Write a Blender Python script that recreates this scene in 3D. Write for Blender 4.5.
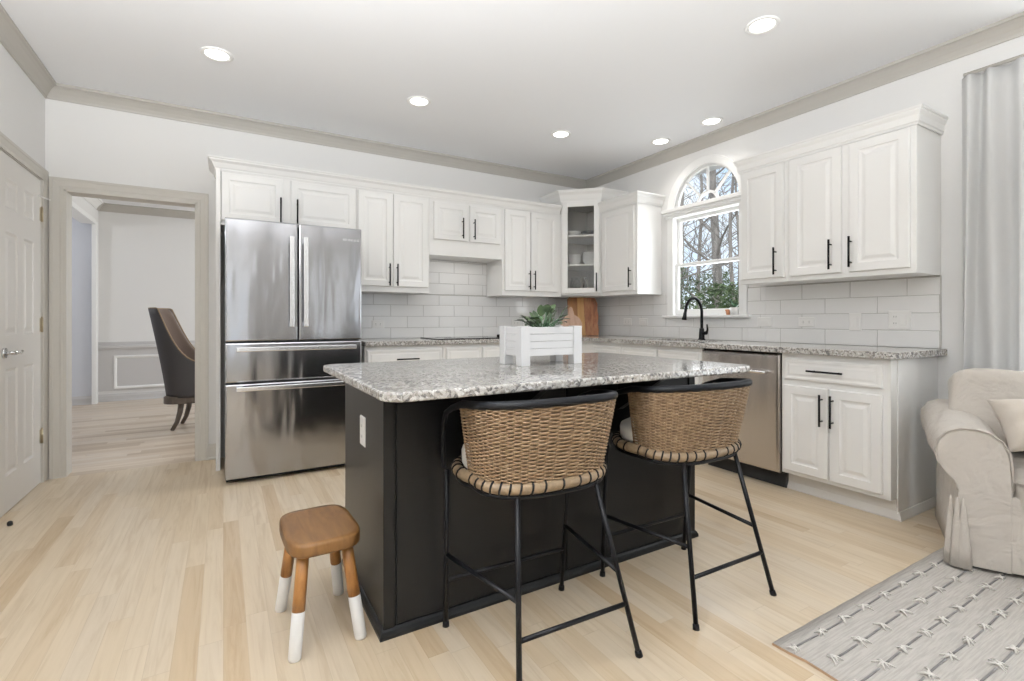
import bpy, bmesh, math, random
from mathutils import Vector, Matrix
random.seed(7)
PI = math.pi
S = bpy.context.scene
for _o in list(bpy.data.objects):
    bpy.data.objects.remove(_o, do_unlink=True)
COL = S.collection

# ------------------------------------------------------------------ camera
cd = bpy.data.cameras.new('camera')
cam = bpy.data.objects.new('camera', cd); COL.objects.link(cam)
FPX, U0, V0, YAW, CH = 489.5, 508.2, 319.7, math.radians(59.79), 1.10
cd.sensor_fit = 'HORIZONTAL'; cd.sensor_width = 36.0
cd.lens = FPX * 36.0 / 1024.0
cd.shift_x = (512.0 - U0) / 1024.0
cd.shift_y = -(340.5 - V0) / 1024.0
cd.clip_start = 0.02
cam.location = (0, 0, CH)
cam.rotation_euler = (PI / 2, 0, YAW - PI / 2)
S.camera = cam

# ------------------------------------------------------------------ world, exposure
S.view_settings.view_transform = 'Standard'
S.view_settings.look = 'None'
S.view_settings.gamma = 1.0
S.view_settings.use_curve_mapping = False
S.view_settings.exposure = 0.02
w = bpy.data.worlds.new('world'); S.world = w; w.use_nodes = True
_nt = w.node_tree; _nt.nodes.clear()
_bg = _nt.nodes.new('ShaderNodeBackground'); _out = _nt.nodes.new('ShaderNodeOutputWorld')
_tc = _nt.nodes.new('ShaderNodeTexCoord'); _nz = _nt.nodes.new('ShaderNodeTexNoise')
_nz.inputs['Scale'].default_value = 3.0; _nz.inputs['Detail'].default_value = 5
_rp = _nt.nodes.new('ShaderNodeValToRGB')
_rp.color_ramp.elements[0].position = 0.40; _rp.color_ramp.elements[0].color = (0.60, 0.79, 1.0, 1)
_rp.color_ramp.elements[1].position = 0.62; _rp.color_ramp.elements[1].color = (0.95, 0.98, 1.0, 1)
_nt.links.new(_tc.outputs['Generated'], _nz.inputs['Vector'])
_nt.links.new(_nz.outputs['Fac'], _rp.inputs['Fac'])
_nt.links.new(_rp.outputs['Color'], _bg.inputs['Color'])
_nt.links.new(_bg.outputs['Background'], _out.inputs['Surface'])
_bg.inputs['Strength'].default_value = 1.2
S.cycles.max_bounces = 10
S.cycles.diffuse_bounces = 6
S.cycles.glossy_bounces = 5
S.cycles.transmission_bounces = 6
S.cycles.sample_clamp_indirect = 4.0
S.cycles.use_denoising = True

def add_area_light(loc, rot, sx, sy, power, col=(1, 1, 1)):
    """daylight entering through a window opening"""
    l = bpy.data.lights.new('window_daylight', 'AREA')
    l.shape = 'RECTANGLE'; l.size = sx; l.size_y = sy; l.energy = power; l.color = col
    o = bpy.data.objects.new('window_daylight', l); COL.objects.link(o)
    o.location = loc; o.rotation_euler = rot
    return o
# windows of the front wall, behind the camera (light points to +y)
WINS = ((-0.97, -0.07), (0.20, 0.30), (1.76, 1.90), (2.60, 3.50))
for _a, _b in WINS:
    add_area_light(((_a + _b) / 2, -2.66, 1.35), (PI / 2, 0, 0), _b - _a, 1.9, (4 * (_b - _a) if _b - _a > .5 else 2.2), (0.97, 0.99, 1.0))
# unseen fill light added behind the viewer, bounced off the ceiling
add_area_light((-0.50, 0.25, 1.80), (PI, 0, 0), 0.8, 0.8, 330, (0.97, 0.985, 1.0))
# alcove window behind the curtain (light points to -x)
add_area_light((4.56, -0.42, 1.35), (PI / 2, 0, PI / 2), 1.9, 1.9, 62, (0.94, 0.98, 1.0))
# window over the sink
add_area_light((3.90, 2.88, 1.65), (PI / 2, 0, PI / 2), 0.6, 0.95, 12, (0.93, 0.97, 1.0))
# dining room window (light points to -x)
add_area_light((2.9, 6.6, 1.4), (PI / 2, 0, PI / 2), 2.4, 1.7, 62, (0.97, 0.99, 1.0))

_hl = bpy.data.lights.new('hall_lamp', 'POINT'); _hl.energy = 20; _hl.shadow_soft_size = .12; _hl.color = (.95, .97, 1.0)  # point fill added to brighten the hall, not a real lamp
_ho = bpy.data.objects.new('hall_lamp', _hl); COL.objects.link(_ho); _ho.location = (-2.4, 6.6, 2.2)
# small light in the hood cabinet over the cooktop
add_area_light((1.99, 4.30, 1.685), (0, 0, 0), .45, .16, 0.5, (1.0, .98, .95))
# sun over the garden, high behind the house
_sl = bpy.data.lights.new('sun', 'SUN'); _sl.energy = 3.2; _sl.angle = 0.02; _sl.color = (1.0, .96, .9)
_so = bpy.data.objects.new('sun', _sl); COL.objects.link(_so); _so.rotation_euler = Vector((.55, .35, -.8)).to_track_quat('-Z', 'Y').to_euler()

# ------------------------------------------------------------------ materials
def mat(name, col=(0.8, 0.8, 0.8), rough=0.5, metal=0.0, spec=0.5, **kw):
    m = bpy.data.materials.new(name); m.use_nodes = True
    b = m.node_tree.nodes['Principled BSDF']
    b.inputs['Base Color'].default_value = (*col, 1)
    b.inputs['Roughness'].default_value = rough
    b.inputs['Metallic'].default_value = metal
    b.inputs['Specular IOR Level'].default_value = spec
    for k, v in kw.items():
        b.inputs[k].default_value = v
    return m
def N(m, t, **kw):
    n = m.node_tree.nodes.new(t)
    for k, v in kw.items():
        setattr(n, k, v)
    return n
def L(m, a, b):
    m.node_tree.links.new(a, b)
def B(m):
    return m.node_tree.nodes['Principled BSDF']
def ramp(m, stops, fac=None, interp='LINEAR'):
    r = N(m, 'ShaderNodeValToRGB'); e = r.color_ramp.elements
    r.color_ramp.interpolation = interp
    while len(e) < len(stops):
        e.new(0.5)
    for i, (p, c) in enumerate(stops):
        e[i].position = p; e[i].color = (*c, 1)
    if fac is not None:
        L(m, fac, r.inputs['Fac'])
    return r
def coords(m, scale=(1, 1, 1), kind='Object', rot=(0, 0, 0)):
    tc = N(m, 'ShaderNodeTexCoord'); mp = N(m, 'ShaderNodeMapping')
    mp.inputs['Scale'].default_value = scale; mp.inputs['Rotation'].default_value = rot
    L(m, tc.outputs[kind], mp.inputs['Vector'])
    return mp.outputs['Vector']
def noise(m, vec, scale, detail=3, rough=0.5, dist=0.0):
    n = N(m, 'ShaderNodeTexNoise')
    n.inputs['Scale'].default_value = scale; n.inputs['Detail'].default_value = detail
    n.inputs['Roughness'].default_value = rough; n.inputs['Distortion'].default_value = dist
    if vec is not None:
        L(m, vec, n.inputs['Vector'])
    return n
def bump(m, fac, strength=0.2, dist=0.01):
    b = N(m, 'ShaderNodeBump'); b.inputs['Strength'].default_value = strength
    b.inputs['Distance'].default_value = dist
    L(m, fac, b.inputs['Height']); L(m, b.outputs['Normal'], B(m).inputs['Normal'])
    return b
def painted(name, col, rough=0.5, bs=0.03):
    m = mat(name, col, rough)
    n = noise(m, coords(m), 90, 3)
    bump(m, n.outputs['Fac'], bs, 0.002)
    return m
def mix(m, fac, a, b, mode='MIX'):
    x = N(m, 'ShaderNodeMix'); x.data_type = 'RGBA'; x.blend_type = mode
    if isinstance(fac, (int, float)):
        x.inputs[0].default_value = fac
    else:
        L(m, fac, x.inputs[0])
    for i, v in ((6, a), (7, b)):
        if isinstance(v, tuple):
            x.inputs[i].default_value = (*v, 1)
        else:
            L(m, v, x.inputs[i])
    return x.outputs[2]
def math_(m, op, a, b=None, c=None):
    x = N(m, 'ShaderNodeMath'); x.operation = op
    for i, v in enumerate((a, b, c)):
        if v is None:
            continue
        if isinstance(v, (int, float)):
            x.inputs[i].default_value = v
        else:
            L(m, v, x.inputs[i])
    return x.outputs[0]

M_wall = painted('wall_paint', (0.76, 0.755, 0.745), 0.7)
M_ceil = painted('ceiling_paint', (0.82, 0.83, 0.85), 0.8)
M_frontwall = painted('living_wall_paint', (0.40, 0.385, 0.36), 0.7)  # unseen front wall, darkened to cut the light it reflects
M_trim = painted('greige_trim_paint', (0.46, 0.44, 0.405), 0.45)
M_casing = painted('greige_casing_paint', (0.56, 0.535, 0.49), 0.45)
M_door = painted('door_paint', (0.66, 0.64, 0.61), 0.4)
M_whitetrim = painted('white_trim_paint', (0.84, 0.84, 0.83), 0.4)
M_cab = painted('cabinet_white', (0.83, 0.825, 0.81), 0.35, 0.02)
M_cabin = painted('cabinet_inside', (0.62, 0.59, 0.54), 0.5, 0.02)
M_toe = painted('toe_kick_paint', (0.66, 0.64, 0.61), 0.45)
M_black = mat('black_metal', (0.004, 0.004, 0.005), 0.42, 0, 0.15)
M_rim = mat('black_wrapped_rim', (0.006, 0.0065, 0.008), 0.5, 0, 0.15)
M_dark = mat('dark_gap', (0.01, 0.01, 0.01), 0.7)
M_plate = mat('white_plastic', (0.80, 0.79, 0.77), 0.35)
M_slot = mat('outlet_slot', (0.10, 0.10, 0.10), 0.5)
M_chrome = mat('chrome', (0.75, 0.75, 0.75), 0.18, 1.0)
M_brass = mat('brass', (0.42, 0.36, 0.25), 0.35, 1.0)
M_wain = painted('wainscot_paint', (0.56, 0.55, 0.545), 0.5)
M_hall = painted('hall_paint', (0.62, 0.64, 0.69), 0.6)

def steel(name, col, rough, amp):
    m = mat(name, col, rough, 1.0)
    v = coords(m, (3.0, 3.0, 0.7))
    n = noise(m, v, 1.6, 2, 0.5, 0.3)
    n2 = noise(m, coords(m, (300, 300, 3)), 1.0, 2)
    s = math_(m, 'ADD', n.outputs['Fac'], math_(m, 'MULTIPLY', n2.outputs['Fac'], 0.004))
    bump(m, s, amp, 0.05)
    return m
M_steel = steel('stainless_steel', (0.43, 0.43, 0.445), 0.17, 0.2)
M_steel2 = steel('brushed_steel', (0.62, 0.58, 0.55), 0.24, 0.12)
M_bar = mat('polished_bar', (0.82, 0.82, 0.83), 0.25, 1.0)
M_sink = mat('sink_steel', (0.45, 0.45, 0.46), 0.3, 1.0)

# granite
def granite():
    m = mat('granite', (0.6, 0.57, 0.53), 0.10)
    v = coords(m)
    vo = N(m, 'ShaderNodeTexVoronoi'); vo.inputs['Scale'].default_value = 110
    L(m, v, vo.inputs['Vector'])
    sep = N(m, 'ShaderNodeSeparateColor'); L(m, vo.outputs['Color'], sep.inputs['Color'])
    big = noise(m, v, 14, 4, 0.6)
    f = math_(m, 'ADD', math_(m, 'MULTIPLY', sep.outputs['Red'], 0.72), math_(m, 'MULTIPLY', big.outputs['Fac'], 0.40))
    r = ramp(m, [(0.22, (0.02, 0.02, 0.021)), (0.31, (0.09, 0.083, 0.078)), (0.42, (0.20, 0.175, 0.15)),
                 (0.55, (0.33, 0.31, 0.28)), (0.76, (0.43, 0.415, 0.39)), (0.9, (0.60, 0.595, 0.58))], f)
    fine = noise(m, v, 260, 2, 0.6)
    c = mix(m, 0.22, r.outputs['Color'], ramp(m, [(0.35, (0.15, 0.14, 0.13)), (0.6, (0.8, 0.78, 0.75))], fine.outputs['Fac']).outputs['Color'])
    L(m, c, B(m).inputs['Base Color'])
    return m
M_granite = granite()

# plank floors: rows run along the texture X axis
def planks(name, along_y, W, LEN, tones, sat=1.0):
    m = mat(name, (0.7, 0.6, 0.45), 0.33, 0, 0.45)
    tc = N(m, 'ShaderNodeTexCoord'); sx = N(m, 'ShaderNodeSeparateXYZ'); L(m, tc.outputs['Object'], sx.inputs[0])
    a, b = (sx.outputs['Y'], sx.outputs['X']) if along_y else (sx.outputs['X'], sx.outputs['Y'])
    rowf = math_(m, 'DIVIDE', b, W); row = math_(m, 'FLOOR', rowf)
    wn = N(m, 'ShaderNodeTexWhiteNoise'); wn.noise_dimensions = '1D'; L(m, row, wn.inputs['W'])
    colf = math_(m, 'ADD', math_(m, 'DIVIDE', a, LEN), math_(m, 'MULTIPLY', wn.outputs['Value'], 7.0))
    colu = math_(m, 'FLOOR', colf)
    cx = N(m, 'ShaderNodeCombineXYZ'); L(m, row, cx.inputs[0]); L(m, colu, cx.inputs[1])
    wn2 = N(m, 'ShaderNodeTexWhiteNoise'); wn2.noise_dimensions = '2D'; L(m, cx.outputs[0], wn2.inputs['Vector'])
    base = ramp(m, tones, wn2.outputs['Value'])
    # grain, stretched along the plank and shifted per plank
    gv = N(m, 'ShaderNodeCombineXYZ')
    L(m, math_(m, 'MULTIPLY', a, 2.2), gv.inputs[0]); L(m, math_(m, 'MULTIPLY', b, 34.0), gv.inputs[1])
    L(m, math_(m, 'MULTIPLY', wn2.outputs['Value'], 40.0), gv.inputs[2])
    g = noise(m, gv.outputs[0], 1.0, 5, 0.62, 0.8)
    gr = ramp(m, [(0.30, (0.80, 0.74, 0.66)), (0.5, (0.97, 0.96, 0.94)), (0.7, (1.05, 1.05, 1.05))], g.outputs['Fac'])
    c = mix(m, 0.75, base.outputs['Color'], gr.outputs['Color'], 'MULTIPLY')
    # knots
    kv = N(m, 'ShaderNodeCombineXYZ'); L(m, math_(m, 'MULTIPLY', a, 3.0), kv.inputs[0]); L(m, math_(m, 'MULTIPLY', b, 7.0), kv.inputs[1])
    k = noise(m, kv.outputs[0], 1.3, 3, 0.6, 0.4)
    c = mix(m, ramp(m, [(0.70, (0, 0, 0)), (0.80, (0.45, 0.45, 0.45))], k.outputs['Fac']).outputs['Color'], c, (0.42, 0.30, 0.18))
    # joints
    fr = math_(m, 'FRACT', rowf); fc = math_(m, 'FRACT', colf)
    j1 = math_(m, 'LESS_THAN', fr, 0.022); j2 = math_(m, 'LESS_THAN', fc, 0.0022)
    j = math_(m, 'MAXIMUM', j1, j2)
    c = mix(m, math_(m, 'MULTIPLY', j, 0.38), c, (0.36, 0.27, 0.18))
    L(m, c, B(m).inputs['Base Color'])
    h = math_(m, 'SUBTRACT', math_(m, 'MULTIPLY', g.outputs['Fac'], 0.25), j)
    bump(m, h, 0.10, 0.002)
    L(m, ramp(m, [(0.3, (0.40, 0.40, 0.40)), (0.7, (0.30, 0.30, 0.30))], g.outputs['Fac']).outputs['Color'], B(m).inputs['Roughness'])
    return m
M_floor = planks('maple_planks', True, 0.072, 1.05,
    [(0.0, (0.49, 0.375, 0.245)), (0.08, (0.555, 0.445, 0.31)), (0.35, (0.585, 0.485, 0.355)), (0.7, (0.61, 0.515, 0.39)), (1.0, (0.585, 0.50, 0.39))])
M_floor2 = planks('dining_planks', False, 0.072, 1.05,
    [(0.0, (0.46, 0.36, 0.26)), (0.2, (0.56, 0.46, 0.36)), (0.6, (0.66, 0.57, 0.47)), (1.0, (0.62, 0.54, 0.46))])

M_tile = mat('glazed_tile', (0.80, 0.795, 0.785), 0.12)
bump(M_tile, noise(M_tile, coords(M_tile), 9, 2).outputs['Fac'], 0.06, 0.01)
M_grout = mat('grout', (0.47, 0.455, 0.435), 0.85)
M_island = painted('island_charcoal', (0.007, 0.0073, 0.0077), 0.30, 0.05)
B(M_island).inputs['Specular IOR Level'].default_value = 0.20

def wood(name, stops, scale=(1, 12, 12), rough=0.45, sc=3.0):
    m = mat(name, stops[0][1], rough)
    n = noise(m, coords(m, scale), sc, 5, 0.6, 0.7)
    r = ramp(m, stops, n.outputs['Fac']); L(m, r.outputs['Color'], B(m).inputs['Base Color'])
    bump(m, n.outputs['Fac'], 0.08, 0.002)
    return m
M_stool = wood('honey_wood', [(0.25, (0.075, 0.032, 0.009)), (0.5, (0.135, 0.066, 0.021)), (0.75, (0.19, 0.098, 0.036))], (14, 2.5, 3), 0.42, 2.0)
B(M_stool).inputs['Specular IOR Level'].default_value = 0.3
M_stoolleg = wood('honey_leg_wood', [(0.25, (0.17, 0.068, 0.016)), (0.5, (0.29, 0.130, 0.034)), (0.75, (0.38, 0.19, 0.058))], (16, 16, 2), 0.42, 2.0)
M_planter = painted('planter_white', (0.62, 0.62, 0.625), 0.5)
M_dip = mat('white_dip_paint', (0.80, 0.79, 0.77), 0.45)
M_board = wood('acacia_board', [(0.25, (0.13, 0.05, 0.017)), (0.5, (0.27, 0.12, 0.04)), (0.75, (0.34, 0.17, 0.06))], (11, 11, 1.2), 0.45, 1.3)
M_board3 = wood('amber_board', [(0.3, (0.40, 0.21, 0.07)), (0.7, (0.56, 0.33, 0.13))], (11, 11, 1.2), 0.45, 1.3)
M_board4 = wood('live_edge_board', [(0.25, (0.08, 0.03, 0.012)), (0.45, (0.26, 0.10, 0.045)), (0.6, (0.36, 0.17, 0.08)), (0.75, (0.14, 0.055, 0.025))], (9, 9, 3.0), 0.45, 2.2)
M_board2 = wood('pale_board', [(0.3, (0.36, 0.22, 0.15)), (0.7, (0.52, 0.36, 0.27))], (9, 9, 1.4), 0.5, 1.5)
M_rattan = wood('rattan', [(0.2, (0.085, 0.047, 0.022)), (0.42, (0.20, 0.125, 0.066)), (0.6, (0.30, 0.205, 0.12)), (0.8, (0.40, 0.30, 0.195))], (1, 1, 1), 0.55, 42)
M_weavegap = wood('rattan_inner', [(0.3, (0.07, 0.04, 0.02)), (0.7, (0.16, 0.10, 0.055))], (1, 1, 1), 0.7, 60)
M_wrap = wood('cane_wrap', [(0.3, (0.13, 0.088, 0.05)), (0.7, (0.25, 0.18, 0.108))], (1, 1, 1), 0.5, 30)

def fabric(name, col, col2, bs=0.25, sc=500):
    m = mat(name, col, 0.92, 0, 0.15)
    v = coords(m)
    a = noise(m, v, sc, 2); b = noise(m, v, 7, 3, 0.55, 0.5)
    L(m, mix(m, a.outputs['Fac'], col, col2), B(m).inputs['Base Color'])
    s = math_(m, 'ADD', math_(m, 'MULTIPLY', a.outputs['Fac'], 0.06), b.outputs['Fac'])
    bump(m, s, bs, 0.03)
    m.node_tree.nodes['Principled BSDF'].inputs['Sheen Weight'].default_value = 0.2
    return m
M_slip = fabric('slipcover_linen', (0.46, 0.42, 0.375), (0.54, 0.50, 0.45), 0.8)
M_piping = fabric('slipcover_piping', (0.40, 0.36, 0.32), (0.47, 0.43, 0.38), 0.1)
M_pillow = fabric('pillow_cloth', (0.47, 0.42, 0.36), (0.56, 0.51, 0.45), 0.3)
M_cush = fabric('white_cushion', (0.72, 0.70, 0.66), (0.80, 0.78, 0.74), 0.1)
M_leather = mat('dark_leather', (0.035, 0.031, 0.031), 0.5)
M_brown = fabric('brown_upholstery', (0.14, 0.105, 0.085), (0.20, 0.15, 0.125), 0.2)
M_darkwood = wood('espresso_wood', [(0.3, (0.06, 0.045, 0.036)), (0.7, (0.13, 0.10, 0.08))], (10, 10, 2), 0.4, 2)
M_nail = mat('nailhead', (0.30, 0.22, 0.14), 0.35, 1.0)

def curtain_mat():
    m = mat('white_linen', (0.84, 0.835, 0.825), 0.9, 0, 0.1)
    n = noise(m, coords(m, (1, 1, 0.4)), 300, 2); bump(m, n.outputs['Fac'], 0.1, 0.004)
    t = N(m, 'ShaderNodeBsdfTranslucent'); t.inputs['Color'].default_value = (0.86, 0.87, 0.88, 1)
    ms = N(m, 'ShaderNodeMixShader'); ms.inputs[0].default_value = 0.40
    o = m.node_tree.nodes['Material Output']
    L(m, B(m).outputs[0], ms.inputs[1]); L(m, t.outputs[0], ms.inputs[2]); L(m, ms.outputs[0], o.inputs['Surface'])
    return m
M_curtain = curtain_mat()

def glass(name, tint=(1, 1, 1), mixf=0.10):
    m = bpy.data.materials.new(name); m.use_nodes = True
    nt = m.node_tree; nt.nodes.clear()
    o = nt.nodes.new('ShaderNodeOutputMaterial'); tr = nt.nodes.new('ShaderNodeBsdfTransparent')
    gl = nt.nodes.new('ShaderNodeBsdfGlossy'); gl.inputs['Roughness'].default_value = 0.02
    tr.inputs['Color'].default_value = (*tint, 1)
    lw = nt.nodes.new('ShaderNodeLayerWeight'); lw.inputs['Blend'].default_value = 0.5
    pw = nt.nodes.new('ShaderNodeMath'); pw.operation = 'POWER'; pw.inputs[1].default_value = 4.0
    fr = nt.nodes.new('ShaderNodeMath'); fr.operation = 'MULTIPLY_ADD'; fr.inputs[1].default_value = 0.55; fr.inputs[2].default_value = 0.025
    nt.links.new(lw.outputs['Facing'], pw.inputs[0]); nt.links.new(pw.outputs[0], fr.inputs[0])
    mx = nt.nodes.new('ShaderNodeMixShader')
    nt.links.new(fr.outputs[0], mx.inputs[0]); nt.links.new(tr.outputs[0], mx.inputs[1]); nt.links.new(gl.outputs[0], mx.inputs[2])
    nt.links.new(mx.outputs[0], o.inputs['Surface'])
    return m
M_glass = glass('window_glass')
M_cabglass = glass('cabinet_glass', (0.90, 0.90, 0.89))
M_blackglass = mat('black_glass', (0.012, 0.012, 0.013), 0.08)
M_ceramic = mat('white_ceramic', (0.82, 0.82, 0.81), 0.15)
M_darkceramic = mat('dark_ceramic', (0.05, 0.05, 0.055), 0.2)
M_terra = mat('terracotta', (0.50, 0.22, 0.11), 0.7)
M_soil = mat('soil', (0.05, 0.035, 0.025), 0.95)
def leafmat(name, c1, c2, rough=0.4):
    m = mat(name, c1, rough)
    n = noise(m, coords(m), 14, 3)
    L(m, ramp(m, [(0.35, c1), (0.65, c2)], n.outputs['Fac']).outputs['Color'], B(m).inputs['Base Color'])
    return m
M_leaf = leafmat('houseplant_leaf', (0.012, 0.030, 0.010), (0.085, 0.13, 0.055))
M_succ = leafmat('succulent_leaf', (0.04, 0.10, 0.05), (0.10, 0.20, 0.10))
M_bush = leafmat('evergreen_leaf', (0.035, 0.07, 0.025), (0.11, 0.17, 0.06), 0.6)
M_bark = wood('bark', [(0.3, (0.14, 0.125, 0.115)), (0.7, (0.36, 0.335, 0.31))], (8, 8, 1.5), 0.9, 2)
M_ground = leafmat('leaf_litter', (0.16, 0.13, 0.08), (0.30, 0.24, 0.15), 0.95)
M_lens = bpy.data.materials.new('lamp_lens'); M_lens.use_nodes = True
B(M_lens).inputs['Emission Color'].default_value = (1.0, 0.97, 0.92, 1); B(M_lens).inputs['Emission Strength'].default_value = 6.0

def rug_mat():
    m = mat('rug_weave', (0.66, 0.64, 0.61), 0.95, 0, 0.1)
    a = noise(m, coords(m, (6, 110, 1)), 1.5, 4, 0.6); b = noise(m, coords(m), 5, 3)
    c = mix(m, b.outputs['Fac'], (0.50, 0.475, 0.445), (0.43, 0.40, 0.365))
    c = mix(m, ramp(m, [(0.42, (0, 0, 0)), (0.60, (0.75, 0.75, 0.75))], a.outputs['Fac']).outputs['Color'], c, (0.36, 0.34, 0.31))
    L(m, c, B(m).inputs['Base Color']); bump(m, a.outputs['Fac'], 0.5, 0.006)
    return m
M_rug = rug_mat()
M_rugdash = fabric('rug_grey_yarn', (0.13, 0.125, 0.12), (0.20, 0.19, 0.18), 0.1)
M_tuft = fabric('rug_ivory_yarn', (0.60, 0.57, 0.53), (0.67, 0.65, 0.61), 0.2)
M_rugedge = fabric('rug_edge', (0.34, 0.22, 0.13), (0.42, 0.28, 0.18), 0.1)

# ------------------------------------------------------------------ mesh builder
class Fr:
    """a wall-face frame: x along, z up, d outward"""
    def __init__(s, o, xd, out):
        s.o = Vector(o); s.x = Vector(xd).normalized(); s.n = Vector(out).normalized(); s.z = Vector((0, 0, 1))
    def p(s, x, z, d):
        return s.o + s.x * x + s.z * z + s.n * d
WORLD = Fr((0, 0, 0), (1, 0, 0), (0, 1, 0))

class MB:
    def __init__(s, *mats):
        s.bm = bmesh.new(); s.mats = list(mats)
    def face(s, vs, mi=0, smooth=False):
        try:
            f = s.bm.faces.new(vs)
        except ValueError:
            return None
        f.material_index = mi; f.smooth = smooth
        return f
    def v(s, p):
        return s.bm.verts.new(p)
    def hexa(s, P, mi=0, bev=0.0, seg=2):
        """8 points: bottom 4 ccw, top 4 ccw"""
        t = bmesh.new() if bev else s.bm
        vs = [t.verts.new(p) for p in P]
        fs = []
        for q in ((3, 2, 1, 0), (4, 5, 6, 7), (0, 1, 5, 4), (1, 2, 6, 5), (2, 3, 7, 6), (3, 0, 4, 7)):
            f = t.faces.new([vs[i] for i in q]); f.material_index = mi; fs.append(f)
        bmesh.ops.recalc_face_normals(t, faces=fs)
        if bev:
            bmesh.ops.bevel(t, geom=list(t.edges), offset=bev, segments=seg, profile=0.5, affect='EDGES', clamp_overlap=True)
            s.merge(t, mi)
        return s
    def merge(s, t, mi=None, smooth=None):
        mp = {}
        for v in t.verts:
            mp[v.index if v.index >= 0 else id(v)] = None
        t.verts.ensure_lookup_table(); t.verts.index_update()
        vs = [s.bm.verts.new(v.co) for v in t.verts]
        for f in t.faces:
            nf = s.face([vs[v.index] for v in f.verts], f.material_index if mi is None else mi, f.smooth if smooth is None else smooth)
        t.free()
    def fbox(s, F, x0, x1, z0, z1, d0, d1, mi=0, bev=0.0, seg=2):
        P = [F.p(x0, z0, d0), F.p(x1, z0, d0), F.p(x1, z0, d1), F.p(x0, z0, d1),
             F.p(x0, z1, d0), F.p(x1, z1, d0), F.p(x1, z1, d1), F.p(x0, z1, d1)]
        return s.hexa(P, mi, bev, seg)
    def box(s, x0, x1, y0, y1, z0, z1, mi=0, bev=0.0, seg=2):
        return s.fbox(WORLD, x0, x1, z0, z1, y0, y1, mi, bev, seg)
    def loops(s, loops, mi=0, cap0=True, cap1=True, smooth=False, closed=True):
        rows = [[s.v(p) for p in lp] for lp in loops]
        for a, b in zip(rows, rows[1:]):
            n = len(a)
            for i in range(n if closed else n - 1):
                j = (i + 1) % n
                s.face([a[i], a[j], b[j], b[i]], mi, smooth)
        if cap0:
            s.face(rows[0][::-1], mi)
        if cap1:
            s.face(rows[-1], mi)
        return rows
    def rects(s, F, x0, x1, z0, z1, prof, mi=0):
        """nested rectangles (inset, depth): raised panels and bevelled slabs"""
        lps = []
        for i, d in prof:
            lps.append([F.p(x0 + i, z0 + i, d), F.p(x1 - i, z0 + i, d), F.p(x1 - i, z1 - i, d), F.p(x0 + i, z1 - i, d)])
        s.loops(lps, mi)
    def tube(s, pts, r, n=8, mi=0, closed=False, smooth=True, caps=True, flat=None):
        pts = [Vector(p) for p in pts]; m = len(pts)
        rs = r if isinstance(r, (list, tuple)) else [r] * m
        lps = []; prev = None
        for i, p in enumerate(pts):
            if closed:
                t = pts[(i + 1) % m] - pts[i - 1]
            else:
                t = pts[min(i + 1, m - 1)] - pts[max(i - 1, 0)]
            t.normalize()
            if prev is None:
                up = Vector((0, 0, 1)) if abs(t.z) < 0.9 else Vector((1, 0, 0))
                a = t.cross(up).normalized()
            else:
                a = (prev - t * prev.dot(t)).normalized()
            prev = a; b = t.cross(a)
            fl = flat or 1.0
            lps.append([p + a * (math.cos(2 * PI * k / n) * rs[i]) + b * (math.sin(2 * PI * k / n) * rs[i] * fl) for k in range(n)])
        if closed:
            lps.append(lps[0])
            rows = [[s.v(q) for q in lp] for lp in lps[:-1]]; rows.append(rows[0])
            for a, b in zip(rows, rows[1:]):
                for i in range(n):
                    s.face([a[i], a[(i + 1) % n], b[(i + 1) % n], b[i]], mi, smooth)
        else:
            s.loops(lps, mi, caps, caps, smooth)
        return s
    def lathe(s, c, prof, n=24, mi=0, smooth=True, caps=True):
        c = Vector(c)
        s.loops([[c + Vector((r * math.cos(2 * PI * k / n), r * math.sin(2 * PI * k / n), z)) for k in range(n)] for r, z in prof], mi, caps, caps, smooth)
        return s
    def prism(s, poly, F, d0, d1, mi=0, bev=0.0, smooth=False):
        """polygon in a frame's (x,z), extruded d0..d1"""
        if bev:
            def ins(e):
                n = len(poly); out = []
                A = sum(poly[i][0] * poly[(i + 1) % n][1] - poly[(i + 1) % n][0] * poly[i][1] for i in range(n))
                sg = 1 if A > 0 else -1
                for i in range(n):
                    p0, p1, p2 = Vector(poly[i - 1]), Vector(poly[i]), Vector(poly[(i + 1) % n])
                    e1 = (p1 - p0).normalized(); e2 = (p2 - p1).normalized()
                    n1 = Vector((-e1.y, e1.x)) * sg; n2 = Vector((-e2.y, e2.x)) * sg
                    k = n1 + n2; k = k / max(0.3, k.length_squared / 2)
                    out.append(p1 + k * e)
                return out
            q = ins(bev); q2 = ins(bev * 0.3)
            sgn = 1 if d1 > d0 else -1
            seq = [(q, d0), (q2, d0 + sgn * bev * 0.3), (poly, d0 + sgn * bev), (poly, d1 - sgn * bev), (q2, d1 - sgn * bev * 0.3), (q, d1)]
        else:
            seq = [(poly, d0), (poly, d1)]
        rows = s.loops([[F.p(p[0], p[1], d) for p in pl] for pl, d in seq], mi, True, True, smooth)
        return s
    def sweep(s, path, prof, mi=0, closed=False, flip=1):
        """path of (x,y); profile of (out,z); out is to the left of travel * flip"""
        P = [Vector((p[0], p[1])) for p in path]; m = len(P); lps = []
        for i in range(m):
            def nn(a, b):
                e = (b - a).normalized(); return Vector((-e.y, e.x)) * flip
            if closed or 0 < i < m - 1:
                n1 = nn(P[i - 1], P[i]); n2 = nn(P[i], P[(i + 1) % m]); k = n1 + n2; k = k / (k.length_squared / 2)
            elif i == 0:
                k = nn(P[0], P[1])
            else:
                k = nn(P[-2], P[-1])
            lps.append([Vector((P[i].x + k.x * o, P[i].y + k.y * o, z)) for o, z in prof])
        if closed:
            lps.append(lps[0])
        s.loops(lps, mi, not closed, not closed)
        return s
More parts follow.
